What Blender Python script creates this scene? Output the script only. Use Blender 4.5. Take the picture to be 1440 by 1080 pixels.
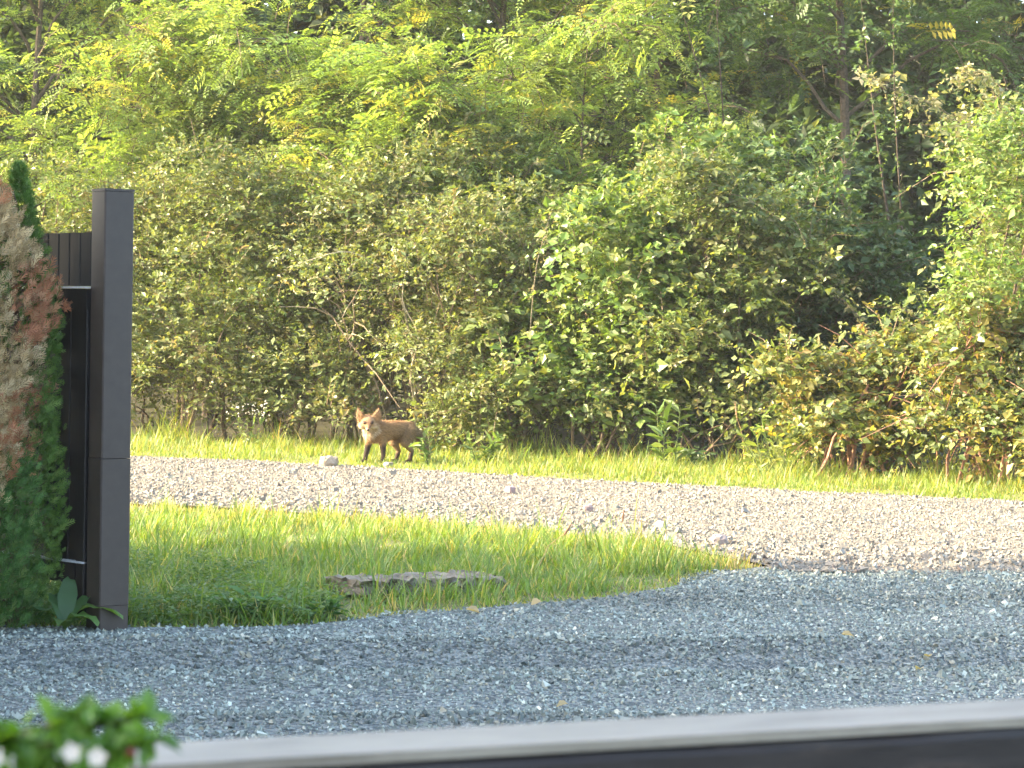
import bpy, math, random
import numpy as np
from mathutils import Matrix, Vector

for o in list(bpy.data.objects):
    bpy.data.objects.remove(o)
S = bpy.context.scene
COL = S.collection
PI = math.pi
RAD = math.radians

# ------------------------------------------------------------------ camera
cam = bpy.data.cameras.new('camera')
cam.sensor_width = 36.0
cam.lens = 90.0
cam.clip_start = 0.05
cam.clip_end = 1500.0
cam.dof.use_dof = True
cam.dof.focus_distance = 24.0
cam.dof.aperture_fstop = 17.0
camo = bpy.data.objects.new('camera', cam)
COL.objects.link(camo)
camo.matrix_world = (Matrix.Translation((0, 0, 1.55))
                     @ Matrix.Rotation(RAD(90) - math.atan(90 / 3600), 4, 'X')
                     @ Matrix.Rotation(0.018, 4, 'Z'))
S.camera = camo

# ------------------------------------------------------------------ sky, sun, exposure
SUN_AZ = 265.0      # clockwise from +Y: low from the left, a little on the camera's side
SUN_EL = 25.0
w = bpy.data.worlds.new('World')
S.world = w
w.use_nodes = True
nt = w.node_tree
sky = nt.nodes.new('ShaderNodeTexSky')
sky.sky_type = 'NISHITA'
sky.sun_disc = False
sky.sun_elevation = RAD(SUN_EL)
sky.sun_rotation = RAD(SUN_AZ)
sky.air_density = 1.0
sky.dust_density = 3.0
sky.ozone_density = 0.3
bg = nt.nodes['Background']
bg.inputs['Strength'].default_value = 0.15
nt.links.new(sky.outputs['Color'], bg.inputs['Color'])
sun = bpy.data.lights.new('sun', 'SUN')
sun.energy = 3.3
sun.angle = RAD(0.6)
sun.color = (1.0, 0.82, 0.55)
suno = bpy.data.objects.new('sun', sun)
COL.objects.link(suno)
to_sun = Vector((math.sin(RAD(SUN_AZ)) * math.cos(RAD(SUN_EL)),
                 math.cos(RAD(SUN_AZ)) * math.cos(RAD(SUN_EL)), math.sin(RAD(SUN_EL))))
suno.rotation_euler = to_sun.to_track_quat('Z', 'Y').to_euler()
suno.location = (-20, 5, 30)
S.view_settings.view_transform = 'Standard'
S.view_settings.look = 'None'
S.view_settings.exposure = 2.95
S.view_settings.gamma = 1.0
S.view_settings.use_curve_mapping = False
try:
    S.cycles.use_denoising = True
    S.cycles.max_bounces = 8
    S.cycles.transmission_bounces = 6
    S.cycles.diffuse_bounces = 4
    S.cycles.glossy_bounces = 2
except Exception:
    pass

# ------------------------------------------------------------------ helpers
def rng_(seed):
    return np.random.default_rng(seed)

def nrm(v):
    return v / np.maximum(np.linalg.norm(v, axis=-1, keepdims=True), 1e-9)

def tag(o, label=None, cat=None, group=None, kind=None):
    if label: o['label'] = label
    if cat: o['category'] = cat
    if group: o['group'] = group
    if kind: o['kind'] = kind
    return o

def empty(name, loc=(0, 0, 0), rz=0.0):
    o = bpy.data.objects.new(name, None)
    o.empty_display_size = 0.2
    o.location = loc
    o.rotation_euler = (0, 0, rz)
    COL.objects.link(o)
    return o

def link_mesh(name, me, mat, parent=None):
    o = bpy.data.objects.new(name, me)
    COL.objects.link(o)
    if mat is not None:
        me.materials.append(mat)
    if parent is not None:
        o.parent = parent
    return o

def raw_mesh(name, V, F, C=None, smooth=False):
    """V (n,3), F (m,k) uniform polygons, C (n,3) colours per vertex."""
    V = np.asarray(V, np.float32); F = np.asarray(F, np.int32)
    me = bpy.data.meshes.new(name)
    n, (m, k) = len(V), F.shape
    me.vertices.add(n)
    me.vertices.foreach_set('co', V.ravel())
    me.loops.add(m * k)
    me.loops.foreach_set('vertex_index', F.ravel())
    me.polygons.add(m)
    me.polygons.foreach_set('loop_start', np.arange(0, m * k, k, dtype=np.int32))
    me.polygons.foreach_set('loop_total', np.full(m, k, np.int32))
    me.polygons.foreach_set('use_smooth', np.full(m, bool(smooth)))
    me.update(calc_edges=True)
    if C is not None:
        a = me.color_attributes.new('Col', 'FLOAT_COLOR', 'POINT')
        c = np.ones((n, 4), np.float32); c[:, :3] = C
        a.data.foreach_set('color', c.ravel())
    return me

class Bag:
    """Collects triangles from several sources into one mesh."""
    def __init__(self): self.V = []; self.F = []; self.C = []; self.n = 0
    def add(self, V, F, C):
        V = np.asarray(V, float).reshape(-1, 3)
        if len(V) == 0: return
        C = np.asarray(C, float)
        if C.ndim == 1: C = np.tile(C, (len(V), 1))
        self.V.append(V); self.F.append(np.asarray(F, int) + self.n); self.C.append(C); self.n += len(V)
    def build(self, name, mat, parent=None, smooth=False, kind=None):
        me = raw_mesh(name, np.concatenate(self.V), np.concatenate(self.F), np.concatenate(self.C), smooth)
        o = link_mesh(name, me, mat, parent)
        if kind: o['kind'] = kind
        return o

def frames(d, n):
    y = nrm(d)
    z = nrm(n - (n * y).sum(-1, keepdims=True) * y)
    x = np.cross(y, z)
    return np.stack([x, y, z], axis=-1)      # columns

def scatter(tv, tf, pos, R, sc, col):
    """Instances of a template as raw arrays. sc (n,) or (n,3)."""
    n, k = len(pos), len(tv)
    sc = np.asarray(sc, float)
    if sc.ndim == 1: sc = np.repeat(sc[:, None], 3, 1)
    loc = tv[None] * sc[:, None, :]
    V = np.einsum('nij,nkj->nki', R, loc) + pos[:, None, :]
    F = (tf[None] + (np.arange(n) * k)[:, None, None]).reshape(-1, tf.shape[1])
    C = np.repeat(col, k, axis=0)
    return V.reshape(-1, 3), F, C

def tube(pts, rad, sides=5, closed_tip=True):
    """Tapered tube along a polyline as triangles."""
    P = np.asarray(pts, float); r = np.asarray(rad, float)
    n = len(P)
    T = nrm(np.gradient(P, axis=0))
    ref = np.array([0.13, 0.21, 0.97]) if abs(T[0][2]) < 0.9 else np.array([1.0, 0.1, 0.0])
    A = nrm(np.cross(T, ref)); B = np.cross(T, A)
    ang = np.linspace(0, 2 * PI, sides, endpoint=False)
    V = (P[:, None, :] + r[:, None, None] * (np.cos(ang)[None, :, None] * A[:, None, :] + np.sin(ang)[None, :, None] * B[:, None, :])).reshape(-1, 3)
    F = []
    for i in range(n - 1):
        for j in range(sides):
            a = i * sides + j; b = i * sides + (j + 1) % sides
            F += [(a, b, b + sides), (a, b + sides, a + sides)]
    return V, np.array(F, int)

def vnoise(P, seed=0, freq=1.0):
    """Cheap smooth pseudo-noise in about [-1,1] from sines; P (n,2)."""
    r = rng_(seed); out = np.zeros(len(P))
    for i in range(7):
        k = r.normal(0, 1, 2) * freq * (1 + i * 0.35)
        out += np.sin(P @ k + r.uniform(0, 6.28))
    return out / 3.2

def pick(r, palette, n):
    c = np.array([p[:3] for p in palette]); wgt = np.array([p[3] for p in palette], float)
    return c[r.choice(len(c), n, p=wgt / wgt.sum())]

def in_poly(P, poly):
    x, y = P[:, 0], P[:, 1]; inside = np.zeros(len(P), bool)
    q = list(poly)
    for i in range(len(q)):
        x1, y1 = q[i]; x2, y2 = q[(i + 1) % len(q)]
        c = ((y1 > y) != (y2 > y)) & (x < (x2 - x1) * (y - y1) / ((y2 - y1) + 1e-12) + x1)
        inside ^= c
    return inside

def poly_points(r, poly, n):
    a = np.array(poly); lo, hi = a.min(0), a.max(0)
    out = []; tot = 0
    while tot < n:
        P = r.uniform(lo, hi, (n * 2, 2)); P = P[in_poly(P, poly)]
        out.append(P); tot += len(P)
    return np.concatenate(out)[:n]

def box(bag, lo, hi, col=(1, 1, 1), M=None, bevel=0.0):
    """Box (optionally with chamfered vertical edges) into a bag."""
    x0, y0, z0 = lo; x1, y1, z1 = hi; b = bevel
    if b > 0:
        ring = [(x0 + b, y0), (x1 - b, y0), (x1, y0 + b), (x1, y1 - b), (x1 - b, y1), (x0 + b, y1), (x0, y1 - b), (x0, y0 + b)]
    else:
        ring = [(x0, y0), (x1, y0), (x1, y1), (x0, y1)]
    k = len(ring)
    V = [(x, y, z0) for x, y in ring] + [(x, y, z1) for x, y in ring]
    F = []
    for i in range(k):
        j = (i + 1) % k
        F += [(i, j, k + j), (i, k + j, k + i)]
    for i in range(1, k - 1):
        F += [(0, i + 1, i), (k, k + i, k + i + 1)]
    V = np.array(V, float)
    if M is not None:
        V = V @ np.array(M.to_3x3()).T + np.array(M.translation)
    bag.add(V, F, np.array(col, float))

# ------------------------------------------------------------------ materials
def new_mat(name):
    m = bpy.data.materials.new(name); m.use_nodes = True
    return m, m.node_tree.nodes, m.node_tree.links, m.node_tree.nodes['Principled BSDF']

def leaf_mat(name, trans=0.4, rough=0.45, tint=(1.5, 1.35, 0.45), spec=0.5):
    m, N, L, P = new_mat(name)
    a = N.new('ShaderNodeAttribute'); a.attribute_name = 'Col'
    L.new(a.outputs['Color'], P.inputs['Base Color'])
    P.inputs['Roughness'].default_value = rough
    P.inputs['Specular IOR Level'].default_value = spec
    mul = N.new('ShaderNodeMix'); mul.data_type = 'RGBA'; mul.blend_type = 'MULTIPLY'
    mul.inputs['Factor'].default_value = 1.0
    L.new(a.outputs['Color'], mul.inputs[6]); mul.inputs[7].default_value = (*tint, 1)
    mul.clamp_result = False
    t = N.new('ShaderNodeBsdfTranslucent'); L.new(mul.outputs[2], t.inputs['Color'])
    mx = N.new('ShaderNodeMixShader'); mx.inputs[0].default_value = trans
    L.new(P.outputs[0], mx.inputs[1]); L.new(t.outputs[0], mx.inputs[2])
    L.new(mx.outputs[0], N['Material Output'].inputs['Surface'])
    return m

def col_mat(name, rough=0.8, bump=0.0, bscale=40.0, spec=0.3, mott=0.0):
    """Colour from the Col attribute with fine mottling and relief."""
    m, N, L, P = new_mat(name)
    a = N.new('ShaderNodeAttribute'); a.attribute_name = 'Col'
    src = a.outputs['Color']
    tc = N.new('ShaderNodeTexCoord')
    nz = N.new('ShaderNodeTexNoise'); nz.inputs['Scale'].default_value = bscale; nz.inputs['Detail'].default_value = 6
    L.new(tc.outputs['Object'], nz.inputs['Vector'])
    if mott:
        mr = N.new('ShaderNodeMapRange'); mr.inputs[1].default_value = 0.3; mr.inputs[2].default_value = 0.7
        mr.inputs[3].default_value = 1 - mott; mr.inputs[4].default_value = 1 + mott
        L.new(nz.outputs['Fac'], mr.inputs[0])
        mul = N.new('ShaderNodeMix'); mul.data_type = 'RGBA'; mul.blend_type = 'MULTIPLY'; mul.inputs['Factor'].default_value = 1
        L.new(src, mul.inputs[6]); L.new(mr.outputs[0], mul.inputs[7]); src = mul.outputs[2]
    L.new(src, P.inputs['Base Color'])
    P.inputs['Roughness'].default_value = rough
    P.inputs['Specular IOR Level'].default_value = spec
    if bump:
        b = N.new('ShaderNodeBump'); b.inputs['Strength'].default_value = bump; b.inputs['Distance'].default_value = 0.01
        L.new(nz.outputs['Fac'], b.inputs['Height']); L.new(b.outputs[0], P.inputs['Normal'])
    return m

def noise_mat(name, stops, scale=6.0, rough=0.9, bump=0.4, bdist=0.02, detail=10, spec=0.25, stretch=None):
    m, N, L, P = new_mat(name)
    tc = N.new('ShaderNodeTexCoord')
    vec = tc.outputs['Object']
    if stretch:
        mp = N.new('ShaderNodeMapping'); mp.inputs['Scale'].default_value = stretch
        L.new(vec, mp.inputs['Vector']); vec = mp.outputs[0]
    nz = N.new('ShaderNodeTexNoise'); nz.inputs['Scale'].default_value = scale; nz.inputs['Detail'].default_value = detail
    nz.inputs['Roughness'].default_value = 0.65
    L.new(vec, nz.inputs['Vector'])
    cr = N.new('ShaderNodeValToRGB')
    e = cr.color_ramp.elements
    e[0].position, e[0].color = stops[0][0], (*stops[0][1], 1)
    e[1].position, e[1].color = stops[-1][0], (*stops[-1][1], 1)
    for p, c in stops[1:-1]:
        el = e.new(p); el.color = (*c, 1)
    L.new(nz.outputs['Fac'], cr.inputs['Fac'])
    L.new(cr.outputs['Color'], P.inputs['Base Color'])
    P.inputs['Roughness'].default_value = rough
    P.inputs['Specular IOR Level'].default_value = spec
    b = N.new('ShaderNodeBump'); b.inputs['Strength'].default_value = bump; b.inputs['Distance'].default_value = bdist
    L.new(nz.outputs['Fac'], b.inputs['Height']); L.new(b.outputs[0], P.inputs['Normal'])
    return m

M_leaf = leaf_mat('leaf_thicket', 0.42, 0.42, (1.45, 1.35, 0.55))
M_locust = leaf_mat('leaf_locust', 0.5, 0.5, (1.4, 1.4, 0.6))
M_grass = leaf_mat('grass_blades', 0.45, 0.5, (1.5, 1.3, 0.4))
M_conifer = leaf_mat('conifer_sprays', 0.2, 0.7, (1.2, 1.1, 0.6), 0.2)
M_petal = leaf_mat('petals', 0.35, 0.6, (1, 1, 1), 0.2)
M_bark = col_mat('bark', 0.9, 0.8, 30.0, 0.2, 0.35)
M_stone = col_mat('gravel_stones', 0.75, 0.0, 60.0, 0.35, 0.18)
M_soil = noise_mat('soil', [(0.3, (0.02, 0.018, 0.010)), (0.5, (0.035, 0.034, 0.016)), (0.7, (0.06, 0.058, 0.026))], 3.0, 0.95, 0.8, 0.03)
def chips_mat(name, stops, scale, patch):
    m, N, L, P = new_mat(name)
    tc = N.new('ShaderNodeTexCoord')
    vo = N.new('ShaderNodeTexVoronoi'); vo.inputs['Scale'].default_value = scale; L.new(tc.outputs['Object'], vo.inputs['Vector'])
    sp = N.new('ShaderNodeSeparateColor'); L.new(vo.outputs['Color'], sp.inputs[0])
    nz = N.new('ShaderNodeTexNoise'); nz.inputs['Scale'].default_value = 1.1; nz.inputs['Detail'].default_value = 6; L.new(tc.outputs['Object'], nz.inputs['Vector'])
    cr = N.new('ShaderNodeValToRGB'); e = cr.color_ramp.elements
    e[0].position, e[0].color = 0.0, (*stops[0], 1); e[1].position, e[1].color = 1.0, (*stops[2], 1); q = e.new(0.5); q.color = (*stops[1], 1)
    L.new(sp.outputs[0], cr.inputs['Fac'])
    mr = N.new('ShaderNodeMapRange'); mr.inputs[1].default_value = .4; mr.inputs[2].default_value = .65; mr.inputs[3].default_value = 0; mr.inputs[4].default_value = .3; L.new(nz.outputs['Fac'], mr.inputs[0])
    mx = N.new('ShaderNodeMix'); mx.data_type = 'RGBA'; L.new(mr.outputs[0], mx.inputs['Factor']); L.new(cr.outputs[0], mx.inputs[6]); mx.inputs[7].default_value = (*patch, 1)
    L.new(mx.outputs[2], P.inputs['Base Color']); P.inputs['Roughness'].default_value = .9; P.inputs['Specular IOR Level'].default_value = .25
    b = N.new('ShaderNodeBump'); b.inputs['Strength'].default_value = 1.0; b.inputs['Distance'].default_value = .03; b.invert = True
    L.new(vo.outputs['Distance'], b.inputs['Height']); L.new(b.outputs[0], P.inputs['Normal'])
    return m
M_drive = chips_mat('driveway_fines', [(0.06, 0.07, 0.07), (0.16, 0.182, 0.172), (0.32, 0.345, 0.315)], 56.0, (0.21, 0.21, 0.175))
M_road = chips_mat('road_fines', [(0.14, 0.124, 0.098), (0.205, 0.186, 0.147), (0.247, 0.229, 0.188)], 48.0, (0.215, 0.198, 0.157))
M_wood = noise_mat('brown_lacquer', [(0.3, (0.028, 0.0195, 0.0155)), (0.6, (0.037, 0.027, 0.0215)), (0.8, (0.048, 0.036, 0.029))], 14.0, 0.5, 0.12, 0.003, 8, 0.5)
M_wood_dark = noise_mat('dark_boards', [(0.3, (0.006, 0.0045, 0.0035)), (0.6, (0.0095, 0.007, 0.0055)), (0.8, (0.018, 0.013, 0.010))], 6.0, 0.55, 0.2, 0.004, 8, 0.4, (10, 10, 0.6))
M_rail = noise_mat('rail_sky_sheen', [(0.3, (0.11, 0.094, 0.072)), (0.5, (0.20, 0.178, 0.143)), (0.72, (0.29, 0.262, 0.215))], 7.0, 0.4, 0.2, 0.003, 10, 0.5, (1.2, 8, 8))  # grazing sky reflection on the railing top, put into a pale base colour
M_beam = noise_mat('dark_beam', [(0.3, (0.016, 0.013, 0.012)), (0.55, (0.026, 0.021, 0.019)), (0.8, (0.07, 0.05, 0.04))], 9.0, 0.6, 0.3, 0.004, 8, 0.3, (1.5, 8, 8))
M_strip = noise_mat('pale_grey', [(0.3, (0.45, 0.46, 0.48)), (0.7, (0.6, 0.61, 0.63))], 20.0, 0.35, 0.05, 0.002)
M_concrete = noise_mat('broken_concrete', [(0.3, (0.06, 0.046, 0.03)), (0.5, (0.17, 0.145, 0.108)), (0.72, (0.29, 0.26, 0.21))], 9.0, 0.95, 1.0, 0.02)
M_plaster = noise_mat('house_plaster', [(0.3, (0.46, 0.43, 0.37)), (0.7, (0.56, 0.53, 0.47))], 3.0, 0.9, 0.1, 0.005)
M_roof = noise_mat('roof_tiles', [(0.3, (0.16, 0.07, 0.045)), (0.7, (0.25, 0.12, 0.08))], 8.0, 0.85, 0.4, 0.02)
M_glass, _n, _l, _p = new_mat('window_glass')
_p.inputs['Base Color'].default_value = (0.03, 0.035, 0.04, 1); _p.inputs['Roughness'].default_value = 0.08
M_fur = col_mat('fox_coat', 0.75, 0.25, 120.0, 0.15, 0.2)
M_dark, _n, _l, _p = new_mat('fox_eye_nose')
_p.inputs['Base Color'].default_value = (0.012, 0.008, 0.006, 1); _p.inputs['Roughness'].default_value = 0.25

# ------------------------------------------------------------------ layout lines (metres, x right, y away from the camera)
DRIVE_EDGE = [(-6.0, 12.1), (-2.47, 12.43), (-1.84, 12.52), (-1.04, 12.73), (-0.57, 13.32), (-0.05, 13.7), (0.46, 14.17),
              (0.95, 14.68), (0.99, 14.95), (1.03, 15.35), (1.26, 15.87), (1.71, 16.0), (2.43, 16.05), (3.28, 16.24), (6.0, 16.9)]
DRIVE_SHEET = [(-6.0, 12.1), (-1.9, 12.5), (-1.04, 12.72), (-0.3, 13.5), (0.46, 14.2), (0.95, 14.9), (1.3, 15.75), (1.71, 16.02), (3.28, 16.24), (6.0, 16.9)]
ROAD_NEAR = [(-9.5, 24.6), (-6.0, 22.6), (-3.04, 20.52), (-1.78, 20.0), (-0.63, 19.3), (0.43, 18.45), (1.11, 17.6), (1.51, 16.6), (1.71, 16.02)]
ROAD_FAR = [(-10.0, 31.6), (-6.0, 28.7), (-4.04, 27.4), (-2.37, 26.7), (-0.69, 25.6), (0.57, 24.9), (1.88, 24.1), (3.14, 23.4), (4.59, 22.7), (9.0, 20.2)]
HEDGE = [(-12.0, 34.5), (-6.0, 31.6), (-4.55, 30.8), (-1.84, 30.0), (0.66, 28.7), (2.6, 27.6), (3.9, 26.1), (4.94, 24.7), (6.5, 22.9), (10.0, 20.6)]
def lin(line, x):
    a = np.array(line); return np.interp(x, a[:, 0], a[:, 1])
def ground_z(x, y):
    """Level in front of the hedge, rising gently behind it."""
    d = np.clip(y - (31.5 - 0.35 * np.clip(x, -8, 8)) - 2.0, 0, 22)
    return 0.10 * d + 0.011 * d ** 2

# ------------------------------------------------------------------ ground, driveway, road
def ground_sheet():
    xs = np.concatenate([np.linspace(-150, -30, 8), np.linspace(-25, 25, 51), np.linspace(30, 150, 8)])
    ys = np.concatenate([np.linspace(-150, -5, 8), np.linspace(0, 80, 81), np.linspace(90, 200, 8)])
    X, Y = np.meshgrid(xs, ys); P = np.stack([X.ravel(), Y.ravel()], 1)
    Z = ground_z(P[:, 0], P[:, 1]) - 0.07
    V = np.column_stack([P, Z]); nx = len(xs)
    i = np.arange(len(ys) - 1)[:, None] * nx + np.arange(nx - 1)[None]
    F = np.stack([i, i + 1, i + nx + 1, i + nx], -1).reshape(-1, 4)
    o = link_mesh('ground', raw_mesh('ground', V, F, None, True), M_soil)
    tag(o, kind='structure')
ground_sheet()

def drive_z(x, y):
    """Tyre ruts run across the driveway, rising slightly between them."""
    u = y - (11.05 + 0.10 * x + 0.06 * x * np.abs(x) * 0.5)
    z = 0.022 - 0.055 * np.exp(-((u - 0.55) / 0.24) ** 2) + 0.045 * np.exp(-((u - 0.95) / 0.22) ** 2)
    z += -0.03 * np.exp(-((u + 0.75) / 0.3) ** 2) + 0.02 * np.exp(-((u + 1.25) / 0.25) ** 2)
    return np.maximum(-0.055, z - 0.012 + 0.006 * vnoise(np.stack([x, y], 1), 5, 2.2))

def patch_grid(name, poly_fn, xs, n_y, zfn, mat, kind='structure'):
    """Sheet between two edge functions of x."""
    V = []
    for x in xs:
        y0, y1 = poly_fn(x)
        yy = np.linspace(y0, y1, n_y)
        xx = np.full(n_y, x)
        V.append(np.stack([xx, yy, zfn(xx, yy)], 1))
    V = np.concatenate(V)
    i = np.arange(len(xs) - 1)[:, None] * n_y + np.arange(n_y - 1)[None]
    F = np.stack([i, i + n_y, i + n_y + 1, i + 1], -1).reshape(-1, 4)
    o = link_mesh(name, raw_mesh(name, V, F, None, True), mat)
    tag(o, kind=kind)
    return o

patch_grid('driveway', lambda x: (2.4, lin(DRIVE_SHEET, x) + 0.3 * min(1, max(0, (x - 1.2) / .4))), np.linspace(-6, 6, 121), 150, drive_z, M_drive)
def road_near_y(x):
    return lin(ROAD_NEAR, x) if x < 1.71 else lin(DRIVE_EDGE, x) - 0.05
def road_z(x, y):
    return 0.012 + 0.008 + 0.008 * vnoise(np.stack([x, y], 1), 9, 1.4)
patch_grid('gravel_road', lambda x: (road_near_y(x), lin(ROAD_FAR, x)), np.linspace(-9.5, 6, 110), 60, road_z, M_road)

CHUNK = np.array([(-1, -.55, -.5), (.95, -.75, -.35), (.1, .95, -.55), (-.6, -.25, .6), (.75, -.45, .75), (-.15, .75, .5)], float) * 0.85
CHUNK_F = np.array([(0, 2, 1), (3, 4, 5), (0, 1, 4), (0, 4, 3), (1, 2, 5), (1, 5, 4), (2, 0, 3), (2, 3, 5)], int)

def rand_rot(r, n):
    q = nrm(r.normal(size=(n, 4))); a, b, c, d = q.T
    return np.stack([np.stack([1 - 2 * (c * c + d * d), 2 * (b * c - a * d), 2 * (b * d + a * c)], -1),
                     np.stack([2 * (b * c + a * d), 1 - 2 * (b * b + d * d), 2 * (c * d - a * b)], -1),
                     np.stack([2 * (b * d - a * c), 2 * (c * d + a * b), 1 - 2 * (b * b + c * c)], -1)], 1)

def stones(name, seed, P, z, size, palette, tone=None):
    r = rng_(seed); n = len(P)
    half = n // 2
    bag = Bag()
    for k, sl in enumerate((slice(0, half), slice(half, n))):
        p = P[sl]; m = len(p)
        sc = size[sl][:, None] * r.uniform(0.6, 1.25, (m, 3))
        pos = np.column_stack([p, z[sl] + size[sl] * 0.25])
        c = pick(r, palette, m) * r.uniform(0.72, 1.28, (m, 1))
        if tone is not None: c = c * tone[sl][:, None]
        tv = CHUNK * (1 + 0.0 * k) if k == 0 else CHUNK[:, [1, 2, 0]] * np.array([1.1, .8, .95])
        V, F, C = scatter(tv, CHUNK_F if k == 0 else CHUNK_F, pos, rand_rot(r, m), sc, c)
        bag.add(V, F, C)
    o = bag.build(name, M_stone)
    tag(o, kind='stuff')
    return o

r = rng_(11)
poly = [(-3.2, 8.6), (4.2, 8.6)] + [(x, y) for x, y in reversed(DRIVE_EDGE) if -3.3 < x < 4.2]
poly = [(-2.6, 8.7), (2.9, 8.7), (4.2, 16.45)] + [q for q in reversed(DRIVE_EDGE) if -3.2 < q[0] < 4.2] + [(-3.2, 12.36)]
P = poly_points(r, poly, 60000)
u = P[:, 1] - (11.05 + 0.10 * P[:, 0] + 0.03 * P[:, 0] * np.abs(P[:, 0]))
wear = np.exp(-((u + 0.65) / 0.33) ** 2) + 0.6 * np.exp(-((u - 1.9) / 0.5) ** 2)
keep = r.uniform(size=len(P)) > 0.05 * np.clip(wear, 0, 1)
P = P[keep]; wear = wear[keep]; u = u[keep]
P[:, 1] += r.normal(0, .07, len(P)) * (np.abs(P[:, 1] - lin(DRIVE_EDGE, P[:, 0])) < .25)
size = r.gamma(7, 0.0098 / 7, len(P)) * np.where(r.uniform(size=len(P)) < 0.02, 1.7, 1.0) * (1 - 0.3 * np.clip(wear, 0, 1))
tone = 1 - 0.30 * np.exp(-((u - 0.55) / 0.27) ** 2) - 0.26 * np.exp(-((u + 1.25) / 0.2) ** 2) - 0.25 * np.exp(-((u - 3.0) / 0.4) ** 2) + 0.3 * np.clip(wear, 0, 1)
o = stones('driveway_gravel', 12, P, drive_z(P[:, 0], P[:, 1]), size,
           [(0.178, 0.208, 0.184, 5), (0.099, 0.119, 0.111, 3), (0.249, 0.283, 0.246, 3), (0.356, 0.389, 0.336, 1), (0.281, 0.266, 0.197, 0.6), (0.497, 0.487, 0.394, 0.2)], tone)
tag(o, 'blue grey crushed stone covering the shaded driveway', 'gravel')

r = rng_(13)
poly = [(-5.6, 22.3)] + [q for q in ROAD_NEAR if -5.6 < q[0]] + [q for q in DRIVE_EDGE if q[0] > 1.8 and q[0] < 5.8] + [(5.8, 16.8), (5.8, 22.0)] + [q for q in reversed(ROAD_FAR) if -5.6 < q[0] < 5.8] + [(-5.6, 28.5)]
P = poly_points(r, poly, 46000)
near = np.clip((P[:, 1] - np.array([road_near_y(x) for x in P[:, 0]])) / 2.2, 0, 1)
P[:, 1] += r.normal(0, .10, len(P)) * (near < .15)
size = r.gamma(5, 0.0095 / 5, len(P)) * (1.5 - 0.6 * near) + 0.003
size *= np.where(r.uniform(size=len(P)) < 0.012, 1.9, 1.0)
o = stones('road_gravel', 14, P, road_z(P[:, 0], P[:, 1]), size,
           [(0.201, 0.180, 0.146, 5), (0.227, 0.208, 0.172, 4), (0.169, 0.148, 0.120, 2), (0.149, 0.117, 0.098, 0.9), (0.247, 0.241, 0.206, 1), (0.134, 0.129, 0.113, 0.3)])
tag(o, 'pale cream crushed stone covering the sunlit road', 'gravel')

# ------------------------------------------------------------------ foliage tools
LEAF_V = np.array([(0, 0, 0), (0.30, 0.42, 0.07), (0, 1.0, -0.10), (-0.30, 0.42, 0.07)], float)
LEAF_F = np.array([(0, 1, 2), (0, 2, 3)], int)
OVAL_V = np.array([(0, 0, 0), (0.24, 0.25, 0.06), (0.26, 0.62, 0.03), (0, 1.0, -0.16), (-0.26, 0.62, 0.03), (-0.24, 0.25, 0.06)], float)
OVAL_F = np.array([(0, 1, 2), (0, 2, 3), (0, 3, 4), (0, 4, 5)], int)
def frond_template(pairs=5):
    V = []; F = []
    def leaflet(b, d, ln, wd):
        b = np.array(b); d = np.array(d) / np.linalg.norm(d); s = np.array((-d[1], d[0], 0))
        k = len(V)
        V.extend([b, b + d * ln * .5 + s * wd + np.array((0, 0, .012)), b + d * ln + np.array((0, 0, -.03)), b + d * ln * .5 - s * wd + np.array((0, 0, .012))])
        F.extend([(k, k + 1, k + 2), (k, k + 2, k + 3)])
    for i in range(pairs):
        y = 0.16 + 0.76 * i / (pairs - 1); z = -0.28 * y * y
        ln = 0.235 * (1 - 0.25 * abs(i / (pairs - 1) - .4))
        for sx in (-1, 1):
            leaflet((0.01 * sx, y + (0.02 if sx > 0 else 0), z), (sx * 0.9, 0.42, 0.0), ln, 0.064)
    leaflet((0, 0.95, -0.25), (0, 1, -0.3), 0.22, 0.06)
    # rachis
    k = len(V)
    V.extend([np.array(q, float) for q in [(-.008, 0, 0), (.008, 0, 0), (0, .97, -.26)]])
    F.extend([(k, k + 1, k + 2)])
    return np.array(V, float), np.array(F, int)
FROND_V, FROND_F = frond_template()

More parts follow.
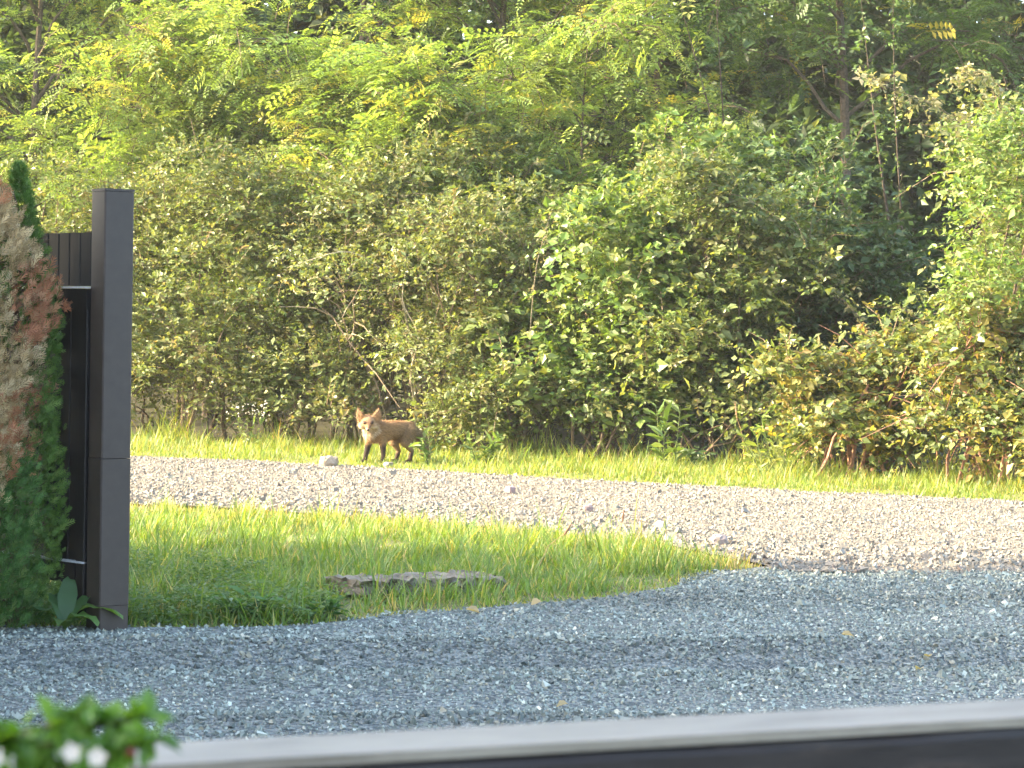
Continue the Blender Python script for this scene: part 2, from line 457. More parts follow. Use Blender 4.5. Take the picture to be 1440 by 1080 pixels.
def leafy_twigs(bag, wood, r, p, d, L, m, size, palette, droop=0.35, tv=LEAF_V, tf=LEAF_F, width=1.0, up=0.7, wood_col=(0.10, 0.075, 0.05), wood_frac=0.5, wr=0.004, out=None, jit=0.45):
    """Twigs starting at p in direction d (n,3), length L (n,), each with m leaves along it."""
    n = len(p)
    t = np.linspace(0.12, 1.0, m)[None, :, None] + r.uniform(-.04, .04, (n, m, 1))
    g = np.array((0, 0, -1.0))
    pos = p[:, None] + d[:, None] * (L[:, None, None] * t) + g * (L[:, None, None] * droop * t * t)
    tang = nrm(d[:, None] + g * (2 * droop * t))
    side = nrm(np.cross(tang, np.array((0, 0, 1.0))) + 1e-6)
    sgn = np.where(np.arange(m) % 2 == 0, 1, -1)[None, :, None]
    ld = nrm(tang * 0.55 + side * sgn * 0.8 + r.normal(0, jit, (n, m, 3)))
    nn = np.array((0, 0, up)) + r.normal(0, 0.5, (n, m, 3))
    if out is not None: nn = nn + out[:, None] * 0.55
    R = frames(ld.reshape(-1, 3), nn.reshape(-1, 3))
    s = size * r.gamma(7, 1 / 7, n * m) * np.repeat(r.uniform(.75, 1.25, n), m)
    sc = np.stack([s * width * r.uniform(.8, 1.2, n * m), s, s], 1)
    ctw = pick(r, palette, n) * r.uniform(0.8, 1.2, (n, 1))
    cl = pick(r, palette, n * m)
    c = np.repeat(ctw, m, 0) * 0.6 + cl * 0.4
    c *= r.uniform(0.86, 1.32, (n * m, 1))
    bag.add(*scatter(tv, tf, pos.reshape(-1, 3), R, sc, c))
    if wood is not None and wood_frac > 0:
        k = np.where(r.uniform(size=n) < wood_frac)[0]
        if len(k):
            tt = np.array([0.0, 0.5, 1.0])[None, :, None]
            q = p[k][:, None] + d[k][:, None] * (L[k][:, None, None] * tt) + g * (L[k][:, None, None] * droop * tt * tt)
            a = nrm(np.cross(d[k], np.array((0.2, 0.1, 1.0)))); b = np.cross(d[k], a)
            rr = np.array([1.0, .7, .25]) * wr
            ring = []
            for j in range(3):
                an = j * 2 * PI / 3
                ring.append(q + (np.cos(an) * a + np.sin(an) * b)[:, None] * rr[None, :, None])
            V = np.stack(ring, 2).reshape(len(k), 9, 3)      # (n, seg, side)
            f = []
            for i in range(2):
                for j in range(3):
                    a0 = i * 3 + j; b0 = i * 3 + (j + 1) % 3
                    f += [(a0, b0, b0 + 3), (a0, b0 + 3, a0 + 3)]
            f = np.array(f, int)
            F = (f[None] + (np.arange(len(k)) * 9)[:, None, None]).reshape(-1, 3)
            wood.add(V.reshape(-1, 3), F, np.array(wood_col))

def stem_curve(a, b, sag, r, n=6, wob=0.06):
    a = np.array(a, float); b = np.array(b, float)
    t = np.linspace(0, 1, n)[:, None]
    P = a + (b - a) * t
    P[:, 2] += sag * np.sin(t[:, 0] * PI)
    ln = np.linalg.norm(b - a)
    P[1:-1] += r.normal(0, wob * ln * 0.3, (n - 2, 3))
    return P

PAL = {
    'thicket': [(0.110, 0.155, 0.040, 5), (0.075, 0.120, 0.034, 4), (0.160, 0.185, 0.060, 3), (0.19, 0.165, 0.075, 1.0), (0.27, 0.25, 0.10, 0.7)],
    'olive': [(0.135, 0.175, 0.052, 5), (0.180, 0.205, 0.075, 4), (0.215, 0.190, 0.09, 1.3), (0.09, 0.135, 0.042, 4), (0.25, 0.17, 0.09, 0.35)],
    'fresh': [(0.125, 0.200, 0.042, 5), (0.090, 0.160, 0.038, 4), (0.19, 0.235, 0.075, 3), (0.27, 0.27, 0.09, 0.8)],
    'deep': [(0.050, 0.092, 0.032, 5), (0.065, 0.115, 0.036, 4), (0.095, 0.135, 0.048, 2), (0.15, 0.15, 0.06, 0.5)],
    'bramble': [(0.110, 0.155, 0.044, 5), (0.17, 0.195, 0.06, 3), (0.30, 0.245, 0.055, 1.4), (0.24, 0.13, 0.055, 0.9), (0.075, 0.11, 0.038, 3), (0.40, 0.33, 0.065, 0.4)],
    'locust': [(0.185, 0.262, 0.062, 6), (0.125, 0.195, 0.052, 5), (0.255, 0.298, 0.084, 3), (0.44, 0.35, 0.07, 0.6)],
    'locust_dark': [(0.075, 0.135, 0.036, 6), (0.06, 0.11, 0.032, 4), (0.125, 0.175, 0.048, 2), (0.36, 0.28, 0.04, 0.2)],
}

def shrub(name, label, seed, x, H, rx, back=0.9, pal='thicket', leaf=0.05, twigs=2400, m=9, cat='shrub', stems=9, ry=None, dz=0.12, whips=110, tv=LEAF_V, tf=LEAF_F, width=1.0, y=None, group='shrubs of the roadside thicket', lobes=None, wood_col=(0.10, 0.075, 0.05), droop=0.35, nl=11, bare=0.0):
    r = rng_(seed)
    ry = ry or rx * 0.85
    yb = (lin(HEDGE, x) + back - 0.3) if y is None else y
    zb = float(ground_z(np.array([x]), np.array([yb]))[0])
    root = empty(name, (x, yb, zb))
    tag(root, label, cat, group)
    if lobes is None:
        lobes = []
        for k in range(nl):
            h = (k + 0.5) / nl
            env = math.sqrt(max(0.05, 1 - (max(0, h - 0.35) / 0.75) ** 2)) * (0.8 + 0.2 * min(1, h / 0.3))
            a = r.uniform(0, 2 * PI); q = r.uniform(0.3, 1.0)
            R_ = r.uniform(0.30, 0.52) * min(rx, H * 0.35)
            lobes.append((np.array((math.cos(a) * q * rx * env, math.sin(a) * q * ry * env - 0.1, (dz + (1 - dz) * h) * H - R_ * 0.3)), np.array((R_ * r.uniform(1, 1.5), R_ * r.uniform(.9, 1.2), R_ * r.uniform(.8, 1.15)))))
        lobes.append((np.array((0, 0.1, H * 0.5)), np.array((rx * 0.62, ry * 0.6, H * 0.42))))
        lobes.append((np.array((0, 0.1, H * 0.28)), np.array((rx * 0.72, ry * 0.6, H * 0.26))))
    area = np.array([np.prod(l[1]) ** (2 / 3) for l in lobes]); area[-2:] *= 0.8
    which = r.choice(len(lobes), twigs, p=area / area.sum())
    c = np.array([l[0] for l in lobes])[which]; rad = np.array([l[1] for l in lobes])[which]
    o = nrm(r.normal(size=(twigs, 3)))
    o[:, 2] = np.where((o[:, 2] < -0.35), -o[:, 2], o[:, 2])
    flip = (o[:, 1] > 0.25) & (r.uniform(size=twigs) < 0.6)       # fewer twigs on the far side
    o[flip, 1] *= -1
    q = r.uniform(0.35, 1.0, (twigs, 1)) ** 0.6
    p = c + o * rad * q
    p[:, 2] = np.maximum(p[:, 2], 0.06)
    lowleaf = (p[:, 2] < bare) & (r.uniform(size=twigs) < 0.85)
    p[lowleaf, 2] += bare * r.uniform(.9, 1.8, lowleaf.sum())
    d = nrm(o * 0.7 + np.array((0, 0, 0.45)) + r.normal(0, 0.45, (twigs, 3)))
    L = r.uniform(0.16, 0.40, twigs) * (leaf / 0.05) ** 0.5
    bag, wood = Bag(), Bag()
    leafy_twigs(bag, wood, r, p, d, L, m, leaf, PAL[pal], droop, tv, tf, width, out=o, wood_col=wood_col, wood_frac=0.16)
    if whips:                                                      # long shoots that break the outline
        k = r.choice(twigs, whips)
        dd = nrm(o[k] * 0.7 + np.array((0, -0.1, 0.65)) + r.normal(0, 0.45, (whips, 3)))
        leafy_twigs(bag, wood, r, p[k], dd, r.uniform(0.5, 1.0, whips), 16, leaf * 0.95, PAL[pal], 0.45, tv, tf, width, out=o[k], wood_frac=1.0, wr=0.006, wood_col=(0.16, 0.12, 0.08))
    for k in range(stems):
        l = lobes[r.integers(len(lobes))]
        a = np.array((r.normal(0, rx * 0.28), r.normal(0, ry * 0.25), -0.12))
        b = l[0] + r.normal(0, 0.3, 3) * l[1]
        P_ = stem_curve(a, b, r.uniform(0.0, 0.35), r, 7)
        V, F = tube(P_, np.linspace(r.uniform(0.014, 0.03), 0.006, 7), 5)
        wood.add(V, F, np.array(wood_col) * r.uniform(0.8, 1.7))
        for j in range(3):
            s = P_[3 + j]
            e = s + nrm(r.normal(0, 1, 3) + np.array((0, -0.6, 0.4))) * r.uniform(0.4, 0.9)
            V, F = tube(stem_curve(s, e, 0.05, r, 4), np.linspace(0.009, 0.003, 4), 4)
            wood.add(V, F, np.array(wood_col) * r.uniform(0.9, 1.9))
    bag.build('foliage', M_leaf, root, kind='stuff')
    wood.build('branches', M_bark, root, kind='stuff')
    return root

def locust(name, label, seed, x, y, H, spread, pal='locust', nb=420, trunk_r=0.09, low=0.2, lean=(0, 0), size=0.235, mat=None, lean_fronds=(-0.5, -0.5, 0.1), cat='tree', limbs=24, nf=10):
    """Black-locust type tree: trunk, rising limbs, drooping sprays of pinnate fronds."""
    r = rng_(seed)
    zb = float(ground_z(np.array([x]), np.array([y]))[0])
    root = empty(name, (x, y, zb)); tag(root, label, cat, 'pinnate leaved trees behind the thicket')
    wood, bag = Bag(), Bag()
    T = np.linspace(0, 1, 9)[:, None]
    P_ = np.column_stack([lean[0] * T[:, 0] + 0.12 * np.sin(T[:, 0] * 5 + seed), lean[1] * T[:, 0] + 0.1 * np.cos(T[:, 0] * 4 + seed), T[:, 0] * H])
    P_[0, 2] = -0.1
    V, F = tube(P_, trunk_r * (1 - 0.85 * T[:, 0]), 8)
    tb = Bag(); tb.add(V, F, np.array((0.12, 0.095, 0.07))); tb.build('trunk', M_bark, root)
    ps, ds, Ls, os_ = [], [], [], []
    for k in range(limbs):
        h = low + (0.97 - low) * (k + r.uniform(0, 1)) / limbs
        s = np.array([np.interp(h, T[:, 0], P_[:, i]) for i in range(3)])
        a = r.uniform(0, 2 * PI)
        if math.sin(a) > 0.4 and r.uniform() < 0.6: a = -a         # mostly toward the open road side
        ln = spread * r.uniform(0.6, 1.1) * (1.0 - 0.55 * max(0, h - 0.45) / 0.55)
        e = s + np.array((math.cos(a) * ln, math.sin(a) * ln, ln * r.uniform(0.15, 0.7)))
        Q = stem_curve(s, e, 0.18 * ln, r, 7, 0.1)
        V, F = tube(Q, np.linspace(trunk_r * 0.42 * (1 - 0.5 * h), 0.006, 7), 5)
        wood.add(V, F, np.array((0.11, 0.09, 0.065)))
        for j in range(nb // limbs):
            t = r.uniform(0.25, 1.0)
            s2 = np.array([np.interp(t, np.linspace(0, 1, 7), Q[:, i]) for i in range(3)])
            dd = nrm((e - s) / max(ln, .1) * 0.5 + r.normal(0, 0.55, 3) + np.array(lean_fronds) * 0.5)
            ps.append(s2 + r.normal(0, 0.12, 3)); ds.append(dd); Ls.append(r.uniform(0.5, 1.0)); os_.append(nrm(dd * (1, 1, 0) + 1e-6))
    ps, ds, Ls = np.array(ps), np.array(ds), np.array(Ls)
    leafy_twigs(bag, wood, r, ps, ds, Ls, nf, size, PAL[pal], 0.35, FROND_V, FROND_F, 1.0, up=1.5, wood_frac=0.8, wr=0.007, jit=0.25)
    bag.build('crown', mat or M_locust, root, kind='stuff')
    wood.build('limbs', M_bark, root)
    return root

# ------------------------------------------------------------------ thicket along the road (front row)
shrub('hawthorn_shrub', 'olive green tangled shrub at the far left, seen above the gate', 101, -5.6, 3.3, 1.5, 0.9, 'olive', 0.05, 2600, bare=0.15)
shrub('hawthorn_shrub', 'dusty olive shrub directly right of the brown post', 102, -3.9, 3.5, 1.35, 0.8, 'olive', 0.048, 3000, whips=120, bare=0.15)
shrub('hawthorn_shrub', 'dense mid green shrub between the brown post and the fox', 103, -2.65, 3.0, 1.15, 0.75, 'thicket', 0.05, 2600, bare=0.15)
shrub('hawthorn_shrub', 'browning tangled shrub with pale arching stems above the fox', 154, -1.35, 3.5, 1.25, 0.9, 'olive', 0.05, 2700, stems=22, bare=0.15, wood_col=(0.20, 0.16, 0.11))
shrub('hawthorn_shrub', 'brown tinged tall shrub at the middle of the thicket', 105, -0.1, 3.0, 1.2, 0.9, 'olive', 0.047, 2700, bare=0.15)
shrub('dogwood_shrub', 'large leaved pale green shrub leaning out over the verge, right of centre', 106, 1.15, 2.7, 1.15, 0.6, 'fresh', 0.075, 1700, m=8, width=1.15)
shrub('hawthorn_shrub', 'low dark shrub just right of the fox', 107, 0.0, 1.6, 0.95, 0.5, 'thicket', 0.058, 1500)
shrub('dogwood_shrub', 'bushy mid green shrub left of the dark hollow', 108, 2.15, 3.3, 1.15, 0.95, 'thicket', 0.062, 2200, width=1.1)
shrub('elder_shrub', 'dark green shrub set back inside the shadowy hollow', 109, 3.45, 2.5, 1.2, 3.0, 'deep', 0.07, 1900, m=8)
shrub('bramble_shrub', 'yellowing bramble mound on the verge at right', 110, 3.55, 1.35, 0.9, 0.25, 'bramble', 0.062, 1500, m=8, stems=16, wood_col=(0.22, 0.12, 0.08), width=1.2)
shrub('bramble_shrub', 'bramble mound with brown canes at the right edge', 111, 4.75, 1.7, 1.1, 0.55, 'bramble', 0.06, 1900, m=8, stems=16, wood_col=(0.22, 0.12, 0.08), width=1.2)
shrub('hawthorn_shrub', 'tall sunlit shrub at the right edge, above the brambles', 112, 5.1, 3.5, 1.25, 1.5, 'fresh', 0.056, 2600)
shrub('hawthorn_shrub', 'shrub standing beyond the right edge of the view', 113, 6.6, 3.4, 1.3, 1.0, 'thicket', 0.056, 800)
shrub('hawthorn_shrub', 'shrub standing beyond the left edge of the view', 114, -7.6, 3.6, 1.5, 1.0, 'olive', 0.056, 800)
# second row, taller
shrub('hazel_shrub', 'green upper shrub showing above the post', 121, -4.3, 4.2, 1.6, 2.8, 'thicket', 0.065, 1600)
shrub('hazel_shrub', 'olive upper shrub behind the thicket left of centre', 122, -2.2, 3.5, 1.5, 2.8, 'olive', 0.06, 1600)
shrub('hazel_shrub', 'mixed green upper shrub behind the middle of the thicket', 123, 0.2, 3.9, 1.5, 2.9, 'thicket', 0.06, 1600)
shrub('hazel_shrub', 'leafy upper shrub with tall shoots right of centre', 124, 1.6, 3.8, 1.3, 2.7, 'fresh', 0.075, 1500, whips=70)
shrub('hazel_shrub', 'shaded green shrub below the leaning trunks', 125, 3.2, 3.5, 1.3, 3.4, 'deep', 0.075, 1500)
shrub('hazel_shrub', 'upper shrub behind the right edge shrub', 126, 5.6, 3.9, 1.3, 3.2, 'thicket', 0.065, 1400)

# ------------------------------------------------------------------ locust trees
def copy_thing(root, label, x, y, rz=0.0, sc=(1, 1, 1), name=None):
    """The thing and each of its parts, sharing mesh data."""
    c = root.copy(); COL.objects.link(c)
    if name: c.name = name
    c.location = (x, y, float(ground_z(np.array([x]), np.array([y]))[0])); c.rotation_euler = (0, 0, rz); c.scale = sc
    c['label'] = label
    for ch in [o for o in bpy.data.objects if o.parent == root]:
        k = ch.copy(); COL.objects.link(k); k.parent = c
    return c
la = locust('locust_tree', 'feathery yellow green tree behind the brown post', 202, -4.4, 36.2, 9.0, 2.5)
lb = locust('locust_tree', 'feathery lime green tree at the top centre', 204, -0.2, 34.6, 8.5, 2.6, nb=480)
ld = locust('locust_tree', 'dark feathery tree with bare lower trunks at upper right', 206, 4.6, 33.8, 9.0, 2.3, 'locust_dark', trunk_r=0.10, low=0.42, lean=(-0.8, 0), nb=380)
locust('locust_tree', 'feathery tree with forked leaning stem right of the top centre', 205, 2.3, 34.2, 9.0, 2.3, trunk_r=0.07, low=0.35, lean=(-0.9, 0), nb=380)
copy_thing(lb, 'bright feathery tree at the top left corner', -6.6, 35.6, .5, (1, 1, 1.02))
copy_thing(la, 'feathery bright tree left of the top centre', -2.2, 35.4, -.3, (-1, 1, .95))
copy_thing(ld, 'shaded feathery tree at the top right corner', 6.8, 33.4, .4, (-1, 1, .95))
copy_thing(la, 'tree beyond the left edge of the view', -9.0, 36.5, .7)
sa = locust('locust_sapling', 'young feathery tree at the upper left of centre', 212, -2.9, 32.6, 5.0, 1.7, nb=300, trunk_r=.04, low=.3)
sb = locust('locust_sapling', 'young feathery lime tree above the middle of the thicket', 213, -0.9, 31.9, 4.6, 1.7, nb=320, trunk_r=.04, low=.3)
copy_thing(sb, 'young feathery tree rising behind the shrub right of the post', -5.2, 33.6, .4, (-1, 1, 1.15))
copy_thing(sa, 'young feathery tree right of centre below the forked stem', 0.9, 32.2, -.5, (-1, 1, 1.05))
# deeper trees closing the wood
for i, (x, y, h) in enumerate([(-8.0, 41, 9), (-5.0, 41.5, 9), (-2.2, 41, 9), (0.6, 40.5, 9), (3.4, 39.8, 9), (6.2, 39.5, 9), (9.0, 39, 9)]):
    where = ['furthest left', 'second from the left', 'third from the left', 'at the middle', 'third from the right', 'second from the right', 'furthest right'][i]
    if i < 2:
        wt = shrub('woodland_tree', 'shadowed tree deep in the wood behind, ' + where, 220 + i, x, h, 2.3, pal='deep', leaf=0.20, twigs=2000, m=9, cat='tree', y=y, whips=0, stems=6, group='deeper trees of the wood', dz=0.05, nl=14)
        woods = [wt] if i == 0 else woods + [wt]
    else:
        copy_thing(woods[i % 2], 'shadowed tree deep in the wood behind, ' + where, x, y, i * .25, ((-1) ** (i // 2), 1, 1))

r = rng_(250); n = 26000
P = np.column_stack([r.uniform(-16, 16, n), r.uniform(44, 50, n), r.uniform(0, 12, n)])
P[:, 2] += ground_z(P[:, 0], P[:, 1])
far = Bag(); far.add(*scatter(LEAF_V, LEAF_F, P, rand_rot(r, n), r.uniform(.3, .65, n), pick(r, PAL['deep'], n)))
tag(far.build('far_wood', M_leaf), 'dark leafy mass of the wood far behind the trees', 'wood', kind='stuff')

# ------------------------------------------------------------------ grass
BLADE_V = np.array([(-.5, 0, 0), (.5, 0, 0), (-.36, .10, .5), (.36, .10, .5), (0, .42, 1.0)], float)
BLADE_F = np.array([(0, 1, 3), (0, 3, 2), (2, 3, 4)], int)
def grass(bag, seed, P, hgt, palette, wid=0.006, lean=0.5):
    r = rng_(seed); n = len(P)
    a = r.uniform(0, 2 * PI, n); ca, sa = np.cos(a), np.sin(a)
    Z = np.zeros(n); I = np.ones(n)
    tilt = np.abs(r.normal(0, lean, n))
    ct, st = np.cos(tilt), np.sin(tilt)
    x = np.stack([ca, sa, Z], -1)
    y0 = np.stack([-sa, ca, Z], -1)
    z = y0 * st[:, None] + np.array((0, 0, 1.0)) * ct[:, None]
    y = y0 * ct[:, None] - np.array((0, 0, 1.0)) * st[:, None]
    R = np.stack([x, y, z], -1)
    sc = np.stack([wid * r.uniform(.6, 1.5, n), hgt * r.uniform(.3, 1.2, n), hgt], 1)
    c = pick(r, palette, n) * r.uniform(.75, 1.25, (n, 1))
    bag.add(*scatter(BLADE_V, BLADE_F, np.column_stack([P, np.zeros(n)]), R, sc, c))

G_SUN = [(0.20, 0.27, 0.06, 5), (0.14, 0.225, 0.05, 5), (0.30, 0.30, 0.085, 3), (0.45, 0.39, 0.17, 1.6)]
G_LUSH = [(0.14, 0.24, 0.045, 5), (0.105, 0.19, 0.04, 4), (0.20, 0.27, 0.06, 2), (0.38, 0.33, 0.14, 0.7)]
# near verge between driveway and road
r = rng_(31)
near_poly = [(-4.2, 12.25)] + [q for q in DRIVE_EDGE if -4.2 < q[0] < 1.72] + [q for q in reversed(ROAD_NEAR) if q[0] > -4.2] + [(-4.2, 21.4)]
P = poly_points(r, near_poly, 94000)
de = P[:, 1] - lin(DRIVE_EDGE, P[:, 0]); dr = lin(ROAD_NEAR, np.minimum(P[:, 0], 1.7)) - P[:, 1]
tuft = vnoise(P, 3, 3.0); big = vnoise(P, 4, 0.9)
# the strip beyond the slab is thin, worn turf
worn = np.exp(-np.clip(de, 0, 9) / 0.35) * (P[:, 0] > -0.9)
keep = r.uniform(size=len(P)) < np.clip(0.85 + 0.3 * tuft, 0.25, 1) * np.clip(0.35 + dr / 0.9, 0.2, 1)
P, de, dr, tuft, big, worn = [a[keep] for a in (P, de, dr, tuft, big, worn)]
hgt = (0.10 + 0.05 * tuft + 0.035 * big) * np.clip(0.35 + dr / 1.2, 0.35, 1) * np.clip(0.4 + de / 0.5, 0.4, 1) * (1 - 0.72 * worn)
hgt = np.maximum(hgt, 0.025) * np.random.default_rng(5).gamma(5, 1 / 5, len(P)) * (1 + 0.5 * (np.random.default_rng(55).uniform(size=len(P)) < .05))
verge = Bag()
dry = np.clip(1 - dr / 2.6, 0, 1)
straw = np.random.default_rng(61).uniform(size=len(P)) < np.clip(0.75 - dr / 1.3, 0, .7) + 0.45 * worn
sel = np.random.default_rng(6).uniform(size=len(P)) < (0.2 + 0.75 * dry)
grass(verge, 34, P[straw], hgt[straw], [(0.42, 0.37, 0.17, 3), (0.34, 0.26, 0.12, 2), (0.30, 0.31, 0.10, 3), (.17, .13, .07, 1)], 0.008, 0.7)
sel0 = sel & ~straw; sel1 = ~sel & ~straw
grass(verge, 32, P[sel0], hgt[sel0], G_SUN, 0.008, 0.6)
grass(verge, 33, P[sel1], hgt[sel1] * 1.1, G_LUSH, 0.009, 0.6)
o = verge.build('verge_grass', M_grass, None)
tag(o, 'green and straw coloured grass between the driveway and the road', 'grass', kind='stuff')
# turf ground under the grass
turf_m = noise_mat('turf_soil', [(0.3, (0.07, 0.08, 0.028)), (0.5, (0.13, 0.135, 0.045)), (0.7, (0.24, 0.21, 0.10))], 5.0, 0.95, 0.8, 0.03)
patch_grid('turf', lambda x: (lin(DRIVE_SHEET, x) - 0.02, lin(ROAD_NEAR, x) + 0.06), np.linspace(-9, 1.7, 90), 20, lambda x, y: np.full(len(x), 0.004), turf_m)
patch_grid('verge_turf', lambda x: (lin(ROAD_FAR, x) - 0.05, lin(HEDGE, x) + 0.1), np.linspace(-11, 8, 90), 12, lambda x, y: np.full(len(x), 0.004), turf_m)
# far verge in front of the thicket
r = rng_(35)
far_poly = [q for q in ROAD_FAR if -7 < q[0] < 7] + [(6.8, 21.4), (6.8, 22.8)] + [(x, y + 0.5) for x, y in reversed(HEDGE) if -7 < x < 6.8] + [(-6.9, 29.3)]
P = poly_points(r, far_poly, 72000)
df = P[:, 1] - lin(ROAD_FAR, P[:, 0]); dh = lin(HEDGE, P[:, 0]) - P[:, 1]
tuft = vnoise(P, 8, 2.6)
keep = r.uniform(size=len(P)) < np.clip(0.8 + 0.35 * tuft, 0.2, 1) * np.clip(0.3 + df / 0.6, 0.25, 1)
P, df, dh, tuft = [a[keep] for a in (P, df, dh, tuft)]
hgt = (0.052 + 0.035 * tuft) * np.clip(0.4 + df / 1.2, 0.4, 1.5) + 0.12 * np.exp(-(dh / 0.5) ** 2) * np.clip(tuft + .3, 0, 1)
hgt *= 1 - 0.5 * np.exp(-((P[:, 0] + 1.3) ** 2 + (P[:, 1] - 27.0) ** 2) / 0.5)
hgt = np.maximum(hgt, 0.03) * np.random.default_rng(7).gamma(4, 1 / 4, len(P))
verge = Bag()
grass(verge, 36, P, hgt, [(0.19, 0.26, 0.055, 5), (0.13, 0.21, 0.045, 5), (0.27, 0.29, 0.09, 2.5), (0.42, 0.36, 0.17, 0.9)], 0.010)
o = verge.build('roadside_grass', M_grass, None)
tag(o, 'sunlit yellow green grass strip in front of the thicket', 'grass', kind='stuff')
# low clover-like ground cover beside the post
r = rng_(38)
P = poly_points(r, [(-2.15, 12.55), (-1.04, 12.75), (-0.80, 13.1), (-1.15, 13.7), (-1.4, 15.0), (-2.6, 15.4), (-2.6, 12.55)], 15000)
n = len(P)
zz = r.uniform(0.02, 0.15, n) * np.clip(0.8 + 0.4 * vnoise(P, 14, 2.5), .3, 1.3)
d = nrm(np.column_stack([r.normal(0, 1, (n, 2)), r.uniform(-.1, .5, n)]))
cv = Bag()
cv.add(*scatter(OVAL_V, OVAL_F, np.column_stack([P, zz]), frames(d, np.array((0, 0, 1.0)) + r.normal(0, .35, (n, 3))), r.uniform(.018, .04, n), pick(r, [(0.09, .17, .045, 4), (.12, .20, .055, 4), (.18, .24, .08, 2)], n)))
tag(cv.build('ground_cover', M_grass), 'low dark green leafy ground cover beside the post', 'ground cover', kind='stuff')

# ------------------------------------------------------------------ gate post, gate
px, py, ph = -1.955, 12.46, 2.15
post = empty('gate_post', (px, py, 0), RAD(34)); tag(post, 'tall square dark brown post beside the conifers', 'post')
hw = 0.0775
b = Bag(); box(b, (-hw, -hw, -0.05), (hw, hw, 0.128), bevel=0.006); b.build('base_section', M_wood, post)
b = Bag(); box(b, (-hw - .0015, -hw - .0015, 0.131), (hw + .0015, hw + .0015, 0.842), bevel=0.007); b.build('lower_section', M_wood, post)
b = Bag(); box(b, (-hw, -hw, 0.845), (hw, hw, ph - 0.014), bevel=0.007); b.build('upper_section', M_wood, post)
b = Bag(); box(b, (-hw - 0.003, -hw - 0.003, ph - 0.012), (hw + 0.003, hw + 0.003, ph), bevel=0.006); b.build('cap', M_wood, post)
gx, gy = px - 0.10, py + 0.04
gate = empty('garden_gate', (gx, gy, 0), RAD(135)); tag(gate, 'dark brown boarded gate between the conifer and the post', 'gate')
GL = 1.3
b = Bag(); box(b, (0.0, -0.03, 0.06), (0.07, 0.03, 1.62), bevel=0.004); b.build('stile', M_wood_dark, gate)
b = Bag(); box(b, (GL - .07, -0.03, 0.06), (GL, 0.03, 1.62), bevel=0.004); b.build('stile', M_wood_dark, gate)
for z0, z1 in ((1.56, 1.665), (0.22, 0.32)):
    b = Bag(); box(b, (0.072 if z0 < 1 else 0.0, -0.034, z0), (GL - (0.072 if z0 < 1 else 0), 0.034, z1)); b.build('rail', M_wood_dark, gate)
    b = Bag(); box(b, (0.0, -0.04, z1 + 0.002), (GL, 0.042, z1 + 0.011)); b.build('pale_strip', M_strip, gate)  # thin pale strip along the top of each rail
pm = Bag(); box(pm, (0, -0.010, 0.0), (0.084, 0.010, 1.0), bevel=0.003)
lo_me = raw_mesh('board', np.concatenate(pm.V) * (1, 1, 1.235), np.concatenate(pm.F))
hi_me = raw_mesh('upper_board', np.concatenate(pm.V) * (1, 1, 0.262), np.concatenate(pm.F))
lo_me.materials.append(M_wood_dark); hi_me.materials.append(M_wood_dark)
for i in range(13):
    o = bpy.data.objects.new('board', lo_me); COL.objects.link(o); o.parent = gate; o.location = (0.075 + i * 0.09, 0.0, 0.325)
for i in range(14):
    o = bpy.data.objects.new('upper_board', hi_me); COL.objects.link(o); o.parent = gate; o.location = (0.004 + i * 0.09, 0.002, 1.678)

